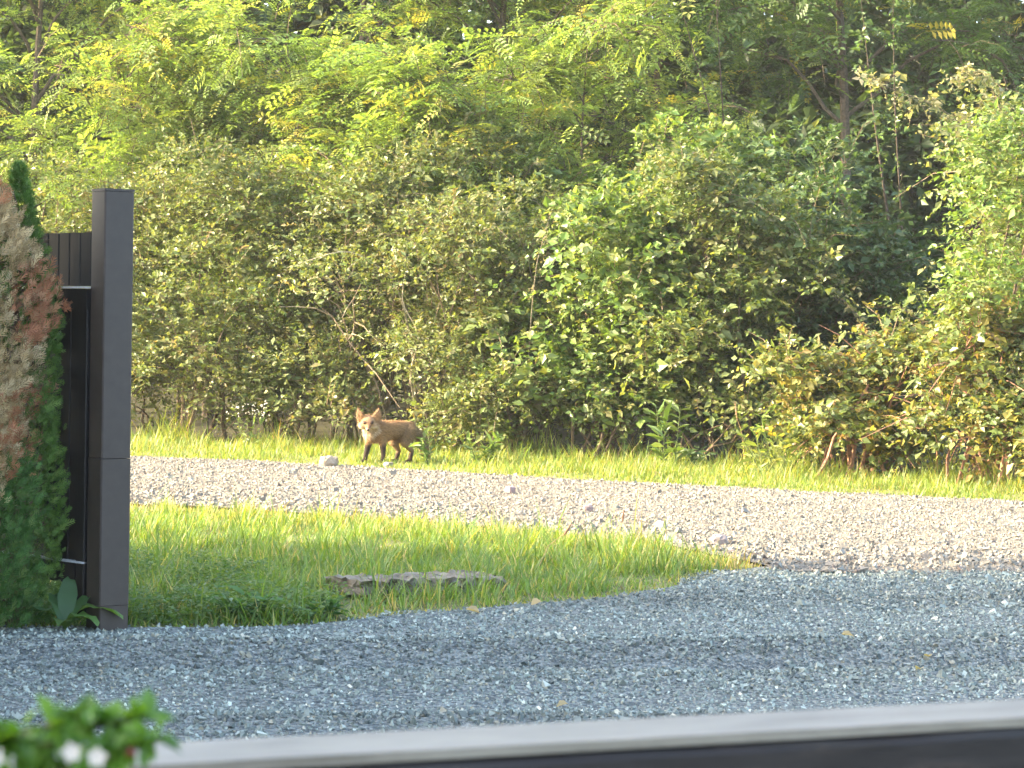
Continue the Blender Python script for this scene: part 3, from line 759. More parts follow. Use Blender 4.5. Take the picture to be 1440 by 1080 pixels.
# ------------------------------------------------------------------ conifers
def spray_template():
    V, F = [], []
    def strip(b, d, ln, wd):
        b = np.array(b, float); d = np.array(d, float); d /= np.linalg.norm(d); s = np.array((-d[1], d[0], 0)); k = len(V)
        V.extend([b, b + d * ln * .55 + s * wd, b + d * ln * .55 - s * wd, b + d * ln])
        F.extend([(k, k + 1, k + 3), (k, k + 3, k + 2)])
    strip((0, 0, 0), (0, 1, 0), 1.0, 0.04)
    for i in range(4):
        y = 0.12 + i * 0.19; ln = 0.50 - 0.08 * i
        for sx in (-1, 1):
            strip((0, y, 0), (sx * 0.6, 0.8, 0.35 * (i % 2) - .1), ln, 0.036)
    return np.array(V), np.array(F, int)
SPR_V, SPR_F = spray_template()
def conifer(name, label, seed, x, y, H, R0, n, colour_fn, size=0.085, brk=.45, pw=1.9):
    r = rng_(seed)
    root = empty(name, (x, y, 0)); tag(root, label, 'conifer')
    z = H * (1 - np.sqrt(r.uniform(0.0, 1, n))) if False else r.uniform(0.04, H, n)
    a = r.uniform(0, 2 * PI, n)
    h = z / H
    prof = R0 * np.where(h < brk, 0.88 + 0.12 * np.sin(h / brk * PI / 2), np.maximum(0.03, 1 - (np.clip(h - brk, 0, 1) / (1.01 - brk)) ** pw))
    lump = 1 + 0.13 * np.sin(a * 3 + z * 4.5) + 0.10 * np.sin(a * 5 - z * 8 + 1.3)
    q = prof * lump * (1 - np.abs(r.normal(0, 0.16, n)) + 0.10 * (r.uniform(size=n) < .15))
    o = np.stack([np.cos(a), np.sin(a), np.zeros(n)], -1)
    p = o * q[:, None] + np.array((0, 0, 1.0)) * z[:, None]
    d = nrm(o * 0.75 + np.array((0, 0, 0.75)) + r.normal(0, 0.35, (n, 3)))
    nn = np.cross(d, np.array((0, 0, 1.0))) + r.normal(0, .45, (n, 3))
    c = colour_fn(r, p) * r.uniform(.7, 1.3, (n, 1))
    bag = Bag(); bag.add(*scatter(SPR_V, SPR_F, p - d * size * .5, frames(d, nn), size * r.uniform(.6, 1.5, n), c))
    bag.build('foliage', M_conifer, root, kind='stuff')
    T = np.linspace(0, 1, 6)
    V, F = tube(np.column_stack([0.02 * np.sin(T * 5), 0.02 * np.cos(T * 5), T * H * .93 - .05]), 0.05 * (1 - .85 * T), 7)
    tb = Bag(); tb.add(V, F, np.array((0.13, 0.08, 0.055))); tb.build('trunk', M_bark, root)
    # dead inner twigs
    k = 260; a = r.uniform(0, 2 * PI, k); z = r.uniform(.1, H * .9, k)
    wb = Bag()
    for i in range(k):
        e = np.array((math.cos(a[i]), math.sin(a[i]), .5)) * R0 * r.uniform(.4, .75)
        V, F = tube(np.array([(0, 0, z[i]), (e[0], e[1], z[i] + e[2])]), [.006, .002], 3); wb.add(V, F, np.array((.12, .08, .055)))
    wb.build('branches', M_bark, root)
def dead_colours(r, p):
    n = len(p); c = pick(r, [(0.44, 0.34, 0.19, 5), (0.34, 0.25, 0.135, 4), (0.52, 0.42, 0.26, 2.5), (0.24, 0.17, 0.09, 1.5)], n)
    g = pick(r, [(0.055, 0.125, 0.03, 4), (0.08, 0.165, 0.042, 3), (0.11, 0.17, 0.05, 1)], n)
    rd = pick(r, [(0.36, 0.165, 0.09, 4), (0.29, 0.125, 0.065, 3), (0.40, 0.23, 0.13, 2)], n)
    wob = 0.10 * np.sin(p[:, 0] * 14 + p[:, 1] * 9)
    low = p[:, 2] + wob + r.normal(0, .06, n) < 0.74 + np.clip((0.25 - p[:, 0]) * 0.5, -.2, .3) * -0.6
    c = np.where(low[:, None], g, c)
    w2 = r.normal(0, .03, n)
    red = (p[:, 0] > 0.33 + w2) & (((np.abs(p[:, 2] - 0.95) < 0.24 + w2)) | (np.abs(p[:, 2] - 1.53 + (p[:, 0] - .3) * -.6) < 0.19 + w2))
    c = np.where(red[:, None] & ~low[:, None], rd, c)
    tip = (p[:, 2] > 2.05) & (r.uniform(size=n) < .5)
    return np.where(tip[:, None], rd * np.array((1.2, 1.3, 1.3)), c)
def green_colours(r, p):
    return pick(r, [(0.09, 0.17, 0.036, 4), (0.115, 0.21, 0.045, 3), (0.16, 0.24, 0.06, 1)], len(p))
conifer('thuja_conifer', 'half dead thuja with tan and rust sprays over a green base', 301, -2.70, 12.30, 2.45, 0.42, 10500, dead_colours, size=0.062, brk=.70, pw=1.4)
conifer('thuja_conifer', 'narrow bright green thuja standing behind the browned one', 302, -2.43, 12.56, 2.27, 0.23, 6500, green_colours, size=0.05, brk=.5, pw=1.5)
conifer('thuja_conifer', 'thuja beyond the left edge of the view', 303, -3.5, 12.2, 2.6, 0.45, 1500, green_colours)

# ------------------------------------------------------------------ concrete slab in the grass
def rock(name, loc, dims, seed, mat, rz=0.0, sub=(10, 4, 3), jit=0.10, label=None, cat=None, group=None, col=None, rnd=0.0, tilt=0.0):
    """Broken block: gridded box with its faces knocked about."""
    r = rng_(seed)
    nx, ny, nz = sub
    idx = {}; V = []; F = []
    def vid(i, j, k):
        if (i, j, k) not in idx:
            idx[(i, j, k)] = len(V)
            p = np.array((i / nx - .5, j / ny - .5, k / nz - .0))
            if rnd:
                q = np.array((p[0] * 2, p[1] * 2, p[2] * 2 - 1)); l = np.linalg.norm(q); m = np.abs(q).max()
                q = q * ((1 - rnd) + rnd * (m / max(l, 1e-6))); p = np.array((q[0] / 2, q[1] / 2, (q[2] + 1) / 2))
            V.append((p + r.normal(0, jit, 3) * np.array((0.25 * 4 / nx, 0.35, 0.5)) * (1 if k else .2)) * np.array(dims))
        return idx[(i, j, k)]
    def quad(a, b, c, d): F.append((a, b, c, d))
    for i in range(nx):
        for j in range(ny):
            quad(vid(i, j, nz), vid(i + 1, j, nz), vid(i + 1, j + 1, nz), vid(i, j + 1, nz))
            quad(vid(i, j, 0), vid(i, j + 1, 0), vid(i + 1, j + 1, 0), vid(i + 1, j, 0))
        for k in range(nz):
            quad(vid(i, 0, k), vid(i + 1, 0, k), vid(i + 1, 0, k + 1), vid(i, 0, k + 1))
            quad(vid(i, ny, k), vid(i, ny, k + 1), vid(i + 1, ny, k + 1), vid(i + 1, ny, k))
    for j in range(ny):
        for k in range(nz):
            quad(vid(0, j, k), vid(0, j, k + 1), vid(0, j + 1, k + 1), vid(0, j + 1, k))
            quad(vid(nx, j, k), vid(nx, j + 1, k), vid(nx, j + 1, k + 1), vid(nx, j, k + 1))
    C = None if col is None else np.tile(np.array(col, float), (len(V), 1)) * r.uniform(.85, 1.15, (len(V), 1))
    o = link_mesh(name, raw_mesh(name, np.array(V), np.array(F), C), mat)
    o.location = loc; o.rotation_euler = (0, tilt, rz)
    tag(o, label, cat, group)
    return o
rock('concrete_slab', (-0.52, 14.37, 0.015), (0.98, 0.36, 0.085), 41, M_concrete, math.atan2(0.72, 0.92), (26, 7, 4), 0.17,
     'broken weathered concrete slab lying in the grass edge', 'slab', tilt=0.02)
rock('field_stone', (-1.86, 26.15, 0.0), (0.19, 0.15, 0.13), 42, M_stone, 0.4, (5, 5, 5), 0.12, 'pale rounded stone on the verge left of the fox', 'stone', None, (0.33, 0.27, 0.20), 0.65)
rock('field_stone', (-1.27, 26.55, 0.0), (0.10, 0.08, 0.055), 43, M_stone, 0.9, (4, 4, 4), 0.12, "small pale stone by the fox's front paw", 'stone', None, (0.27, 0.235, 0.20), 0.6)
for i, (x, y, s, c, lb) in enumerate([(1.46, 17.75, .11, (0.26, .22, .21), 'dark stone at the road edge by the grass tip'), (1.12, 18.9, .10, (.34, .30, .28), 'grey stone on the near side of the road'),
                                      (0.0, 22.6, .10, (.28, .20, .19), 'brownish stone in the middle of the road'), (0.63, 20.6, .085, (.25, .19, .18), 'dark brown stone on the road above the grass')]):
    rock('field_stone', (x, y, 0.015), (s, s * .8, s * .7), 50 + i, M_stone, i * 1.1, (4, 4, 4), 0.08, lb, 'stone', None, c, .7)
# dry leaves lying on the gravel
for i, (x, y, s, lb) in enumerate([(1.65, 12.62, .05, 'pale dry leaf on the gravel in the middle right'), (2.0, 12.05, .04, 'small dry leaf on the gravel left of the right edge'), (0.18, 13.78, .06, 'straw coloured dry leaf at the turf edge'),
                                   (-0.22, 13.42, .06, 'dry leaf below the concrete slab'), (1.85, 11.4, .045, 'dry leaf lying on the pale wheel track'), (0.25, 10.35, .04, 'brown dry leaf close to the railing')]):
    r = rng_(70 + i)
    n = 1
    bg_ = Bag(); bg_.add(*scatter(OVAL_V * (1.3, 1, 2.2), OVAL_F, np.zeros((1, 3)), frames(np.array([[math.cos(i * 2), math.sin(i * 2), 0.1]]), np.array([[.2, -.3, 1.0]])), np.array([s * 1.3]), np.array([[0.42, 0.33, 0.20]])))
    o = bg_.build('dry_leaf', M_grass); o.location = (x, y, float(drive_z(np.array([x]), np.array([y]))[0]) + 0.02)
    tag(o, lb, 'leaf', 'dry leaves on the driveway')

# ------------------------------------------------------------------ single plants
def weed(name, label, seed, x, y, H, stems, leaf, palette, spread=0.3, m=12, tv=OVAL_V, tf=OVAL_F, width=0.8, mat=M_leaf, flower=None, droop=0.25):
    r = rng_(seed); root = empty(name, (x, y, 0)); tag(root, label, 'plant')
    bag, wood = Bag(), Bag()
    a = r.uniform(0, 2 * PI, stems)
    d = nrm(np.column_stack([np.cos(a) * spread, np.sin(a) * spread, np.ones(stems)]) + r.normal(0, .1, (stems, 3)))
    p = np.column_stack([r.normal(0, .04 * H / .5, (stems, 2)), np.zeros(stems)])
    leafy_twigs(bag, wood, r, p, d, H * r.uniform(.6, 1.05, stems), m, leaf, palette, droop * spread, tv, tf, width, up=1.0, wood_frac=1, wr=0.006, wood_col=(.09, .12, .04), jit=.35)
    bag.build('foliage', mat, root); wood.build('stems', M_bark, root)
    if flower is not None:
        fb = Bag(); k = 60
        pos = np.repeat(p + d * H * .95, k // stems + 1, 0)[:k] + r.normal(0, .06, (k, 3))
        fb.add(*scatter(OVAL_V, OVAL_F, pos, rand_rot(r, k), np.full(k, .03), np.tile(flower, (k, 1)))); fb.build('flowers', M_petal, root, kind='stuff')
    return root
W_ = [(0.08, 0.14, 0.035, 4), (0.12, 0.18, 0.05, 3), (0.16, 0.2, 0.06, 1)]
weed('leafy_weed', 'broad dark weed clump at the driveway edge right of the post', 401, -1.35, 12.95, 0.26, 16, 0.075, [(0.07, .15, .055, 4), (.10, .18, .065, 3)], .8, 7, width=.6)
weed('leafy_weed', 'smaller weed clump at the turf edge below the slab end', 402, -0.95, 13.05, 0.17, 10, 0.06, [(0.05, .11, .035, 4), (.07, .13, .04, 3)], .9, 7, width=.6)
weed('goldenrod_plant', 'upright leafy plant in front of the hollow, right of centre', 403, 1.62, 27.2, 0.75, 3, .14, W_, .15, 18, width=.45)
weed('goldenrod_plant', 'leafy plant in front of the fox tail', 404, -0.86, 26.9, 0.36, 5, .10, W_, .3, 12, width=.5)
weed('goldenrod_plant', 'leafy seedling patch right of the fox', 405, -0.25, 27.2, 0.42, 7, .10, W_, .6, 10, width=.55)
weed('daisy_plant', 'small white flowering plant against the thicket left of the fox', 406, -3.08, 29.6, .5, 4, .08, W_, .25, 10, flower=np.array((.75, .72, .62)))
weed('goldenrod_plant', 'lime green leafy plant left of the yellowing brambles', 407, 2.75, 26.4, 0.95, 9, .12, [(0.13, .2, .04, 4), (.17, .22, .06, 3)], .5, 14, width=.5)
weed('goldenrod_plant', 'broad leaved dark plant at the foot of the hollow', 408, 2.0, 27.5, 0.4, 8, .10, [(0.06, .11, .04, 4), (.08, .13, .05, 3)], .8, 9, width=.6)
weed('spent_weed', 'tall lime plant on the verge below the hollow', 409, 2.55, 25.9, .62, 10, .12, [(0.15, .2, .05, 4), (.2, .22, .07, 3)], .5, 10, width=.35)
# dock leaves at the foot of the post
r = rng_(420)
dock = empty('dock_plant', (-2.14, 12.34, 0)); tag(dock, 'broad leaved dock plant curling at the foot of the post', 'plant')
for i, (az, ln, arch, cc) in enumerate([(0.15, .33, .9, (.12, .22, .05)), (0.9, .26, .5, (.07, .15, .04)), (2.1, .28, .5, (.06, .13, .04)), (-0.5, .24, .9, (.10, .19, .045)), (3.3, .25, .7, (.06, .13, .04)), (1.6, .3, .25, (.06, .13, .045)), (-1.6, .16, .8, (.10, .18, .05))]):
    n = 9; t = np.linspace(0, 1, n)
    hx = ln * (t * .35 + t ** 2 * .55 * arch); hz = ln * (t * 1.05 - arch * .95 * t ** 2.4) + .01
    wd = 0.045 * np.sin(np.clip((t - .12) / .9, 0.02, 1) * PI) ** .8 + .004
    ca, sa = math.cos(az), math.sin(az)
    V = []
    for k in range(n):
        c = np.array((hx[k] * ca, hx[k] * sa, hz[k])); s = np.array((-sa, ca, 0)) * wd[k]
        V += [c - s + (0, 0, .012 * math.sin(k * 2.1)), c + (0, 0, -.008), c + s + (0, 0, .012 * math.cos(k * 1.7))]
    F = []
    for k in range(n - 1):
        q = k * 3; F += [(q, q + 1, q + 4), (q, q + 4, q + 3), (q + 1, q + 2, q + 5), (q + 1, q + 5, q + 4)]
    bb = Bag(); bb.add(np.array(V), np.array(F), np.array(cc)); bb.build('leaf', M_grass, dock, True)
# dry seed stalks
for i, (x, y, H, lx, lb) in enumerate([(0.72, 17.0, .30, .03, 'dry brown seed stalk standing at the grass edge'), (1.05, 16.9, .26, -.02, 'green seed stalk near the grass tip'), (0.18, 15.9, .30, .16, 'leaning pale seed stalk in the grass'),
                                       (2.45, 26.6, .75, -.10, 'tall dry stalk in front of the hollow')]):
    st = empty('seed_stalk', (x, y, 0)); tag(st, lb, 'grass stalk')
    q = np.array([(0, 0, 0), (lx * .4, 0, H * .5), (lx, 0, H * .75)])
    V, F = tube(q, [.003, .0025, .002], 4); bb = Bag(); bb.add(V, F, np.array((.30, .22, .11))); bb.build('stem', M_bark, st)
    q = np.array([(lx, 0, H * .72), (lx * 1.15, 0, H * .85), (lx * 1.3, 0, H)])
    V, F = tube(q, [.003, .009, .002], 6); bb = Bag(); bb.add(V, F, np.array((.26, .15, .09) if i != 1 else (.16, .18, .07))); bb.build('seed_head', M_bark, st)
# long arching canes seen against the thicket
def cane(label, seed, pts, leaf, palette, n_tw=40, rad=0.012, col=(.2, .16, .1), name='arching_cane'):
    r = rng_(seed); pts = np.array(pts, float)
    root = empty(name, pts[0] * (1, 1, 0)); tag(root, label, 'branch')
    base = pts[0] * (1, 1, 0)
    t = np.linspace(0, 1, len(pts)); tt = np.linspace(0, 1, 24)
    P_ = np.column_stack([np.interp(tt, t, pts[:, i]) for i in range(3)]) - base
    for _ in range(3): P_[1:-1] = (P_[:-2] + 2 * P_[1:-1] + P_[2:]) / 4
    wood, bag = Bag(), Bag()
    V, F = tube(P_, np.linspace(rad, .003, 24), 5); wood.add(V, F, np.array(col))
    if n_tw:
        k = r.integers(7, 24, n_tw); d = nrm(r.normal(0, 1, (n_tw, 3)) + (0, -.3, .2))
        leafy_twigs(bag, wood, r, P_[k] + r.normal(0, .02, (n_tw, 3)), d, r.uniform(.1, .28, n_tw), 7, leaf, palette, .35, LEAF_V, LEAF_F, 1.1, wood_col=col, wood_frac=.7, wr=.003)
        bag.build('foliage', M_leaf, root)
    wood.build('stem', M_bark, root)
PALE = [(0.25, 0.25, 0.13, 4), (0.32, 0.29, 0.18, 3), (0.17, 0.20, 0.08, 3)]
cane('pale leaved branch arching over the dark gap at upper right', 501, [(5.6, 26.6, 0), (5.5, 26.4, 1.8), (5.0, 26.2, 3.1), (4.4, 26.0, 3.75), (3.5, 25.9, 4.05)], .05, PALE, 120)
cane('second pale branch looping up at upper right', 502, [(5.5, 26.7, 0), (5.3, 26.5, 2.6), (5.0, 26.3, 3.7), (4.75, 26.2, 4.2), (4.4, 26.1, 4.1)], .05, PALE, 70)
cane('bare pale cane arching left in the thicket above the fox', 503, [(-1.1, 30.0, 0), (-1.15, 29.75, 1.2), (-1.35, 29.5, 2.0), (-1.9, 29.35, 2.35), (-2.6, 29.3, 2.1)], .05, PALE, 5, .018, (.30, .27, .18))
cane('bare twisting pale stem in the thicket above the fox', 504, [(-1.0, 29.9, 0), (-1.2, 29.5, .9), (-1.05, 29.4, 1.35), (-1.3, 29.3, 1.75), (-1.2, 29.4, 2.3)], .05, PALE, 4, .016, (.36, .31, .22))
cane('straight bare stick rising in the middle of the thicket', 505, [(0.15, 29.3, 0), (0.2, 28.6, 1.6), (0.25, 28.5, 2.2), (0.40, 28.45, 2.75)], .05, PALE, 14, .009, (.20, .17, .12))
cane('leaning brown stem with bare base in the upper right gap', 511, [(4.7, 30.4, 0), (4.5, 30.4, 2.4), (4.25, 30.4, 3.9), (4.05, 30.4, 5.4)], .05, PAL['locust_dark'], 60, .032, (.07, .055, .04), 'leaning_trunk')
cane('thinner stem leaning beside the brown one in the upper right gap', 512, [(4.75, 30.6, 0), (4.65, 30.6, 2.4), (4.5, 30.6, 4.2), (4.45, 30.6, 5.6)], .05, PAL['locust_dark'], 60, .02, (.07, .055, .04), 'leaning_trunk')
cane('dark stem leaning left right of the top centre', 513, [(2.75, 31.4, 0), (2.6, 31.4, 3.2), (2.35, 31.4, 4.2), (1.9, 31.4, 5.7)], .05, PAL['locust_dark'], 50, .03, (.07, .055, .04), 'leaning_trunk')
cane('slim upright stem beside the dark leaning one', 514, [(2.7, 31.6, 0), (2.6, 31.6, 3.4), (2.5, 31.6, 4.6), (2.4, 31.6, 5.9)], .05, PAL['locust_dark'], 50, .02, (.07, .055, .04), 'leaning_trunk')
cane('thin pale cane arching low in the brambles at right', 506, [(4.3, 25.8, 0), (4.2, 25.2, .5), (3.9, 24.9, .7), (3.4, 24.9, .45)], .05, PAL['bramble'], 10, .010, (.3, .17, .11))

# ------------------------------------------------------------------ fox
def fox():
    root = empty('fox', (-1.335, 27.25, 0.0), RAD(215)); root.scale = (1.13,) * 3; tag(root, 'young red fox standing on the verge looking at the camera', 'fox')
    V, F, n = [], [], 0
    def add(v, f):
        nonlocal n
        V.append(v); F.append(np.array(f, int) + n); n += len(v)
    def capsule(a, b, ra, rb, seg=12):
        a = np.array(a, float); b = np.array(b, float); d = b - a; L = np.linalg.norm(d) + 1e-9; d /= L
        ref = np.array((0, 0, 1.0)) if abs(d[2]) < .9 else np.array((1.0, 0, 0))
        x = np.cross(d, ref); x /= np.linalg.norm(x); y = np.cross(d, x)
        ts = [(-PI / 2 + .25 * k, 0) for k in range(6)]; rows = []
        for k in range(6):
            th = -PI / 2 + k * PI / 10; rows.append((a + d * math.sin(th) * ra, math.cos(th) * ra))
        for k in range(6):
            th = k * PI / 10; rows.append((b + d * math.sin(th) * rb, math.cos(th) * rb))
        vs = []
        for c, rr in rows:
            for j in range(seg):
                an = 2 * PI * j / seg; vs.append(c + max(rr, 1e-4) * (math.cos(an) * x + math.sin(an) * y))
        fs = []
        for i in range(len(rows) - 1):
            for j in range(seg):
                fs.append((i * seg + j, i * seg + (j + 1) % seg, (i + 1) * seg + (j + 1) % seg, (i + 1) * seg + j))
        add(np.array(vs), fs)
    def ell(c, rad, seg=14, M=None):
        vs, fs = [], []
        for i in range(9):
            th = -PI / 2 + i * PI / 8
            for j in range(seg):
                an = 2 * PI * j / seg
                vs.append((max(math.cos(th), 1e-3) * math.cos(an) * rad[0], max(math.cos(th), 1e-3) * math.sin(an) * rad[1], math.sin(th) * rad[2]))
        for i in range(8):
            for j in range(seg):
                fs.append((i * seg + j, i * seg + (j + 1) % seg, (i + 1) * seg + (j + 1) % seg, (i + 1) * seg + j))
        vs = np.array(vs)
        if M is not None: vs = (vs * 1.14) @ np.array(M).T
        add(vs + np.array(c), fs)
    # trunk: deep chest, tucked belly, rounded rump
    capsule((-.22, 0, .315), (.12, 0, .315), .078, .088)
    ell((.10, 0, .295), (.125, .078, .108)); ell((-.235, 0, .300), (.105, .076, .088)); ell((.17, .01, .30), (.075, .068, .09))
    capsule((-.02, 0, .29), (.06, 0, .275), .07, .085)
    capsule((.13, 0, .345), (.225, .055, .375), .078, .066)
    # front legs
    for (sh, el, wr, pw) in (((.10, .048, .27), (.065, .056, .185), (.060, .058, .085), (.068, .060, .02)),
                             ((.14, -.048, .27), (.155, -.055, .19), (.180, -.055, .09), (.195, -.055, .02))):
        capsule(sh, el, .048, .034); capsule(el, wr, .031, .021); capsule(wr, pw, .021, .019)
        capsule(pw, (pw[0] + .035, pw[1], .016), .018, .016)
    # hind legs: knee forward, hock back
    for (hp, kn, hk, pw) in (((-.225, .050, .29), (-.175, .064, .195), (-.255, .060, .115), (-.235, .060, .02)),
                             ((-.20, -.050, .29), (-.125, -.060, .195), (-.185, -.058, .115), (-.155, -.058, .02))):
        capsule(hp, kn, .070, .044); capsule(kn, hk, .037, .021); capsule(hk, pw, .020, .0185)
        capsule(pw, (pw[0] + .038, pw[1], .016), .018, .016)
    # brush
    capsule((-.31, 0, .315), (-.385, .01, .24), .034, .046); capsule((-.385, .01, .24), (-.43, .02, .13), .047, .044); capsule((-.43, .02, .13), (-.46, .02, .06), .042, .015)
    # head: its own axes, f toward the camera and slightly down
    yaw = RAD(57); f = np.array((math.cos(yaw) * .965, math.sin(yaw) * .965, -.26)); s = np.array((-math.sin(yaw), math.cos(yaw), 0)); u = np.cross(f, s)
    H = np.array((.258, .10, .395)); HS = 1.14
    MH = np.stack([f, s, u], 1)
    def hp(a, b, c): return H + (f * a + s * b + u * c) * HS
    ell(H, (.066, .062, .054), M=MH)
    for sg in (-1, 1):
        ell(hp(.0, sg * .045, -.024), (.048, .038, .034), M=MH)           # cheek ruff
        ell(hp(.040, sg * .022, .010), (.026, .020, .018), M=MH)          # brow
    capsule(hp(.03, 0, -.012), hp(.118, 0, -.030), .037, .0145); capsule(hp(.03, 0, -.03), hp(.10, 0, -.042), .027, .010)
    body_me = bpy.data.meshes.new('fox_raw')
    body_me.from_pydata(np.concatenate(V).tolist(), [], np.concatenate(F).tolist())
    tmp = bpy.data.objects.new('fox_raw', body_me); COL.objects.link(tmp)
    # ears: hollow-faced wedges joined to the skull by the remesh
    ear_v, ear_f = [], []
    for sg in (-1, 1):
        k = len(ear_v)
        tip = hp(-.014, sg * .090, .122)
        b0 = hp(.016, sg * .014, .042); b1 = hp(.004, sg * .086, .006); b2 = hp(-.036, sg * .056, .020); bc = hp(.012, sg * .050, .020)
        m0 = hp(.008, sg * .050, .084); m1 = hp(-.002, sg * .102, .060); m2 = hp(-.034, sg * .074, .066)
        ear_v += [b0, b1, b2, m0, m1, m2, tip]
        ear_f += [(k, k + 1, k + 4), (k, k + 4, k + 3), (k + 1, k + 2, k + 5), (k + 1, k + 5, k + 4), (k + 2, k, k + 3), (k + 2, k + 3, k + 5), (k + 3, k + 4, k + 6), (k + 4, k + 5, k + 6), (k + 5, k + 3, k + 6), (k, k + 2, k + 1)]
    body_me.clear_geometry()
    allv = np.concatenate(V + [np.array(ear_v)])
    body_me.from_pydata(allv.tolist(), [], np.concatenate(F).tolist() + [tuple(int(q) + n for q in t) for t in ear_f])
    md = tmp.modifiers.new('r', 'REMESH'); md.mode = 'VOXEL'; md.voxel_size = 0.0055
    ms = tmp.modifiers.new('s', 'SMOOTH'); ms.factor = 0.5; ms.iterations = 3
    dg = bpy.context.evaluated_depsgraph_get()
    ev = tmp.evaluated_get(dg); me = bpy.data.meshes.new_from_object(ev, depsgraph=dg)
    bpy.data.objects.remove(tmp)
    nv = len(me.vertices); co = np.empty(nv * 3, np.float32); me.vertices.foreach_get('co', co); co = co.reshape(-1, 3).astype(float)
    no = np.empty(nv * 3, np.float32); me.vertices.foreach_get('normal', no); no = no.reshape(-1, 3).astype(float)
    me.polygons.foreach_set('use_smooth', np.ones(len(me.polygons), bool))
    def sm(a, b, x): t = np.clip((x - a) / (b - a), 0, 1); return (t * t * (3 - 2 * t))[:, None]
    def coat(p):
        x, y, z = p.T
        q = (p - H) / HS; a, b, c = q @ f, q @ s, q @ u
        head = (np.linalg.norm(q / np.array((.13, .13, .13)), axis=1) < 1.15) & (a > -.06)
        c0 = np.tile(np.array((.29, .178, .082)), (len(p), 1))
        c0 = c0 + sm(.05, -.35, x) * (np.array((.21, .150, .080)) - c0)               # greyer toward the rump
        c0 = c0 + sm(.33, .40, z) * (1 - head[:, None] * 1.0) * .4 * (np.array((.30, .17, .08)) - c0)
        c0 = c0 + sm(.25, .20, z) * (x[:, None] > -.30) * .5 * (np.array((.30, .20, .11)) - c0)   # paler belly
        leg = z < .22
        c0 = c0 + sm(.215, .150, z) * (x[:, None] > -.01) * (np.array((.030, .020, .016)) - c0)   # black stockings
        c0 = c0 + sm(.15, .07, z) * ((x[:, None] <= -.01) & (x[:, None] > -.32)) * (np.array((.05, .032, .022)) - c0)
        bib = (sm(.15, .215, x) * sm(.355, .32, z) * sm(.21, .26, z))
        c0 = c0 + bib * .7 * (np.array((.52, .42, .31)) - c0)
        hc = np.tile(np.array((.32, .20, .105)), (len(p), 1))
        hc = hc + sm(-.012, -.034, c) * (np.array((.46, .36, .26)) - hc)                          # white cheeks and chin
        hc = hc + sm(.065, .085, c) * sm(.0, -.02, a) * .7 * (np.array((.10, .055, .03)) - hc)
        hc = hc + (sm(.04, .07, a) * sm(-.03, -.012, c) * .5) * (np.array((.22, .10, .05)) - hc)
        e = np.minimum(np.hypot(b - .031, c - .012), np.hypot(b + .031, c - .012))
        hc = hc + (sm(.019, .010, e) * (a[:, None] > .02)) * (np.array((.08, .045, .03)) - hc)
        tr = np.hypot(np.abs(b) - .020, c + .012)
        hc = hc + (sm(.012, .005, tr) * (a[:, None] > .05)) * .6 * (np.array((.08, .045, .03)) - hc)
        c0 = np.where(head[:, None], hc, c0)
        return c0
    C = coat(co)
    at_ = me.color_attributes.new('Col', 'FLOAT_COLOR', 'POINT'); cc = np.ones((nv, 4), np.float32); cc[:, :3] = C; at_.data.foreach_set('color', cc.ravel())
    me.name = 'body'; link_mesh('body', me, M_fur, root)
    # fur
    r = rng_(600); k = r.integers(0, nv, 30000)
    p = co[k]; nn = no[k]
    q = p - H; face = (q @ f > .015) & (np.linalg.norm(q, axis=1) < .15)
    flow = np.tile(np.array((-.8, 0, -.55)), (len(k), 1))
    d = nrm(flow - (flow * nn).sum(1, keepdims=True) * nn + nn * .55 + r.normal(0, .2, (len(k), 3)))
    ln = np.where(face, .008, np.where(p[:, 2] < .2, .012, .028)); ln = np.where(p[:, 0] < -.33, .036, ln) * r.uniform(.6, 1.3, len(k))
    fv = np.array([(-.5, 0, 0), (.5, 0, 0), (0, 1, 0)], float); ff = np.array([(0, 1, 2)], int)
    bag = Bag(); bag.add(*scatter(fv, ff, p - nn * .002, frames(d, nn), np.stack([np.full(len(k), .0028), ln, ln], 1), coat(p) * r.uniform(.55, 1.6, (len(k), 1))))
    bag.build('fur', M_fur_blade, root, kind='stuff')
    # eyes and nose
    def ball(name, c, rad, mat):
        vs, fs = [], []
        for i in range(7):
            th = -PI / 2 + i * PI / 6
            for j in range(10):
                an = 2 * PI * j / 10; vs.append(np.array(c) + MH @ np.array((max(math.cos(th), .001) * math.cos(an) * rad[0], max(math.cos(th), .001) * math.sin(an) * rad[1], math.sin(th) * rad[2])))
        for i in range(6):
            for j in range(10): fs.append((i * 10 + j, i * 10 + (j + 1) % 10, (i + 1) * 10 + (j + 1) % 10, (i + 1) * 10 + j))
        link_mesh(name, raw_mesh(name, np.array(vs), np.array(fs), None, True), mat, root)
    ball('eye', hp(.058, .031, .010), (.010, .011, .009), M_dark); ball('eye', hp(.058, -.031, .010), (.010, .011, .009), M_dark)
    ball('nose', hp(.130, 0, -.028), (.010, .013, .010), M_dark)
M_fur_blade = leaf_mat('fox_fur', 0.35, 0.7, (1.1, 1.05, 0.9), 0.2)
fox()

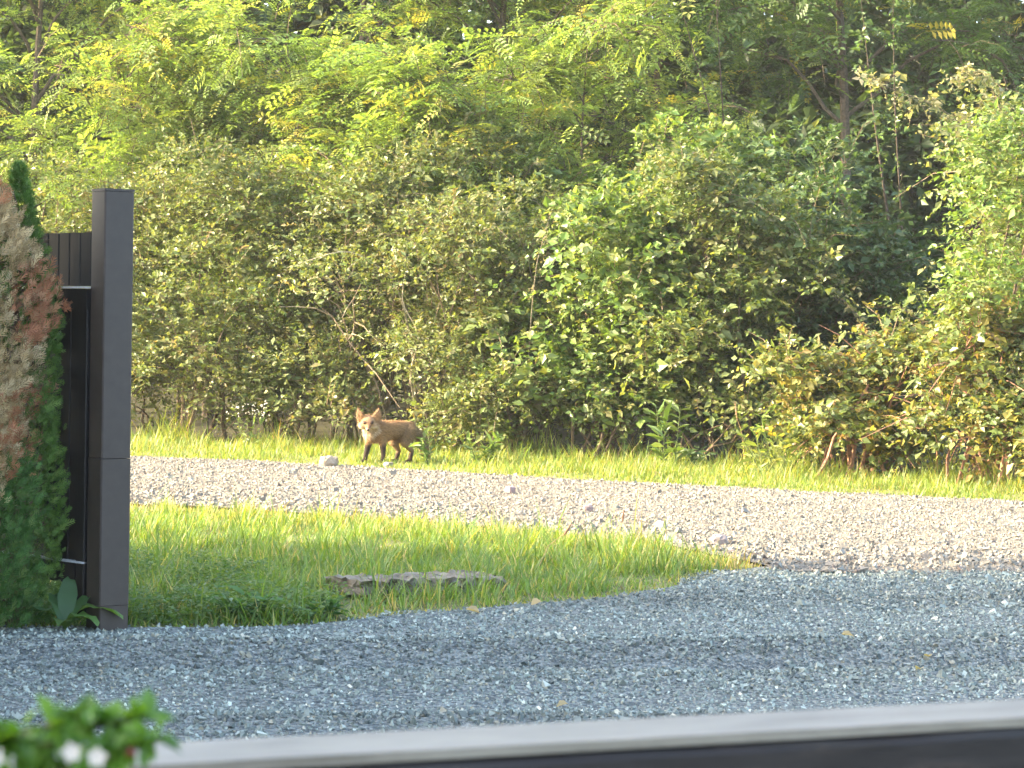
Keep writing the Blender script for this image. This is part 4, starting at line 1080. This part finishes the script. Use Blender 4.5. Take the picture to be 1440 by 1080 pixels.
# ------------------------------------------------------------------ railing in front of the camera
A = np.array((-0.62, 1.509)); B = np.array((0.80, 2.13)); ang = math.atan2(*(B - A)[::-1]); L_ = float(np.linalg.norm(B - A))
rail = empty('porch_railing', (A[0], A[1], 0), ang); tag(rail, 'dark brown wooden railing with sky sheen painted pale on its top along the bottom', 'railing')
b = Bag()
prof = [(-.033, 1.08), (.05, 1.08), (.05, 1.244), (.047, 1.2485), (.042, 1.25), (-.025, 1.25), (-.030, 1.2485), (-.033, 1.244)]
n_ = 40; V = []
r = rng_(610)
for i in range(n_ + 1):
    for (yy, z) in prof: V.append((-.6 + (L_ + 1.2) * i / n_, yy + r.normal(0, .0006), z + r.normal(0, .0006)))
F = []
k = len(prof)
for i in range(n_):
    for j in range(k):
        a0 = i * k + j; b0 = i * k + (j + 1) % k
        F += [(a0, a0 + k, b0 + k), (a0, b0 + k, b0)]
b.add(np.array(V), np.array(F), np.array((1, 1, 1.0))); b.build('beam', M_beam, rail, False)
b = Bag(); box(b, (-.6, -.031, 1.2515), (L_ + .6, .051, 1.2585), bevel=.001); b.build('sky_sheen_top', M_rail, rail)  # thin cap that carries the painted sky sheen
for xx in (-.45, 1.9):
    b = Bag(); box(b, (xx - .03, -.025, -.07), (xx + .03, .042, 1.078), bevel=.006); b.build('post', M_wood, rail)

# ------------------------------------------------------------------ blurred plant in front of the railing
def front_plant():
    r = rng_(620)
    root = empty('flowering_shrub', (-0.34, 1.30, 0)); tag(root, 'blurred garden shrub with white blossoms at the bottom left corner', 'plant')
    bag, wood, fl = Bag(), Bag(), Bag()
    org = np.array((-0.34, 1.30, 0))
    def to(p): return np.array(p, float) - org
    mains = [[(-.34, 1.30, 0), (-.33, 1.31, .6), (-.30, 1.31, 1.15), (-.262, 1.30, 1.305), (-.225, 1.29, 1.338), (-.180, 1.28, 1.347)],
             [(-.33, 1.30, 0), (-.30, 1.29, .7), (-.27, 1.28, 1.22), (-.24, 1.27, 1.315), (-.205, 1.26, 1.327), (-.172, 1.26, 1.340)],
             [(-.35, 1.30, 0), (-.36, 1.28, .7), (-.33, 1.27, 1.2), (-.275, 1.26, 1.318), (-.262, 1.25, 1.330)],
             [(-.36, 1.31, 0), (-.37, 1.30, .7), (-.34, 1.29, 1.2), (-.30, 1.28, 1.31), (-.255, 1.27, 1.333), (-.21, 1.26, 1.352)],
             [(-.35, 1.31, 0), (-.28, 1.3, .6), (-.22, 1.28, 1.1), (-.20, 1.27, 1.27), (-.19, 1.26, 1.312)]]
    for i, mpts in enumerate(mains):
        P_ = np.array([to(q) for q in mpts])
        V, F = tube(P_, np.linspace(.006, .0012, len(P_)), 6); wood.add(V, F, np.array((.10, .10, .04)))
        for seg in range(1, len(P_) - 1):
            m = 44 if seg >= len(P_) - 3 else 30
            t = r.uniform(0, 1, (m, 1)); p = P_[seg] * (1 - t) + P_[seg + 1] * t
            spread = .03 if seg < len(P_) - 3 else .004
            d = nrm(r.normal(0, 1, (m, 3)) + np.array((.3, -.2, .5)))
            pal = [(.085, .19, .02, 5), (.12, .24, .03, 3), (.06, .13, .02, 2)] if i != 2 else [(.12, .075, .04, 4), (.09, .11, .03, 3), (.18, .09, .06, 1)]
            bag.add(*scatter(OVAL_V, OVAL_F, p + r.normal(0, spread, (m, 3)) * (seg < len(P_) - 3), frames(d, np.array((0, -.3, 1.0)) + r.normal(0, .4, (m, 3))), r.uniform(.009, .019, m), pick(r, pal, m)))
    # blossoms
    for c in [(-.240, 1.20, 1.340), (-.204, 1.20, 1.343), (-.192, 1.20, 1.341)]:
        k = 5; an = np.arange(k) * 2 * PI / k + r.uniform(0, 1)
        d = nrm(np.column_stack([np.cos(an), np.full(k, -.4), np.sin(an)]))
        fl.add(*scatter(OVAL_V * (1.4, 1, 1), OVAL_F, np.tile(to(c), (k, 1)), frames(d, np.tile((0, -1.0, .2), (k, 1)) + r.normal(0, .1, (k, 3))), np.full(k, .0055), np.tile((.60, .56, .50), (k, 1))))
    bag.build('foliage', M_leaf, root); wood.build('stems', M_bark, root); fl.build('blossoms', M_petal, root)
    for c in ((-.176, 1.20, 1.343), (-.30, 1.25, 1.2)):
        bb = Bag(); bb.add(*scatter(CHUNK, CHUNK_F, np.array([to(c)]), rand_rot(r, 1), np.array([.0028]), np.array([(.20, .02, .025)]))); bb.build('berry', M_petal, root, True)
front_plant()

# ------------------------------------------------------------------ what shades the foreground: a house and a tree off to the left
def house():
    root = empty('house', (-13.0, 4.0, 0)); tag(root, 'plastered house beyond the left edge whose shade covers the driveway', 'house')
    b = Bag(); box(b, (-4.5, -8.5, -0.1), (4.5, 9.2, 6.0)); b.build('wall', M_plaster, root)
    V = [(-5.0, -9, 5.95), (5.0, -9, 5.95), (5.0, 9.7, 5.95), (-5.0, 9.7, 5.95), (0, -9, 8.6), (0, 9.7, 8.6)]
    F = [(0, 1, 4), (1, 2, 5), (1, 5, 4), (2, 3, 5), (3, 0, 4), (3, 4, 5), (0, 2, 1), (0, 3, 2)]
    b = Bag(); b.add(np.array(V, float), F, np.array((1, 1, 1.0))); b.build('roof', M_roof, root)
    for yy in (-6, -2, 2, 6):
        for z in (1.0, 3.9):
            b = Bag(); box(b, (4.502, yy - .6, z), (4.54, yy + .6, z + 1.3)); fr = b.build('window', M_strip, root)
            b = Bag(); box(b, (4.542, yy - .52, z + .08), (4.55, yy + .52, z + 1.22)); b.build('pane', M_glass, fr)
house()
def shade_tree(label, seed, x, y, H, R_, zlo, leaf=0.14, tw=2600):
    shrub('shade_tree', label, seed, x, H, R_, pal='fresh', leaf=leaf, twigs=tw, m=9, cat='tree', y=y, whips=0, stems=10, group='trees left of the view', dz=zlo, nl=16)
shade_tree('leafy tree beyond the left edge shading the grass', 701, -8.0, 13.1, 6.6, 2.5, .05, 0.19, 2300)
shade_tree('leafy tree beyond the left edge beside the house', 702, -13.5, 13.6, 8.5, 3.0, .1, 0.19, 1800)

# ------------------------------------------------------------------ warm evening haze
hz = bpy.data.materials.new('haze'); hz.use_nodes = True
for nd in list(hz.node_tree.nodes):
    if nd.type != 'OUTPUT_MATERIAL': hz.node_tree.nodes.remove(nd)
pv = hz.node_tree.nodes.new('ShaderNodeVolumePrincipled')
pv.inputs['Color'].default_value = (1.0, 0.97, 0.91, 1)
pv.inputs['Density'].default_value = 0.0006
pv.inputs['Anisotropy'].default_value = 0.2
hz.node_tree.links.new(pv.outputs[0], [n for n in hz.node_tree.nodes if n.type == 'OUTPUT_MATERIAL'][0].inputs['Volume'])
b = Bag(); box(b, (-155, -155, -1.2), (155, 205, 21.0)); o = b.build('haze', hz); tag(o, 'thin warm evening haze in the air', 'haze', kind='stuff')
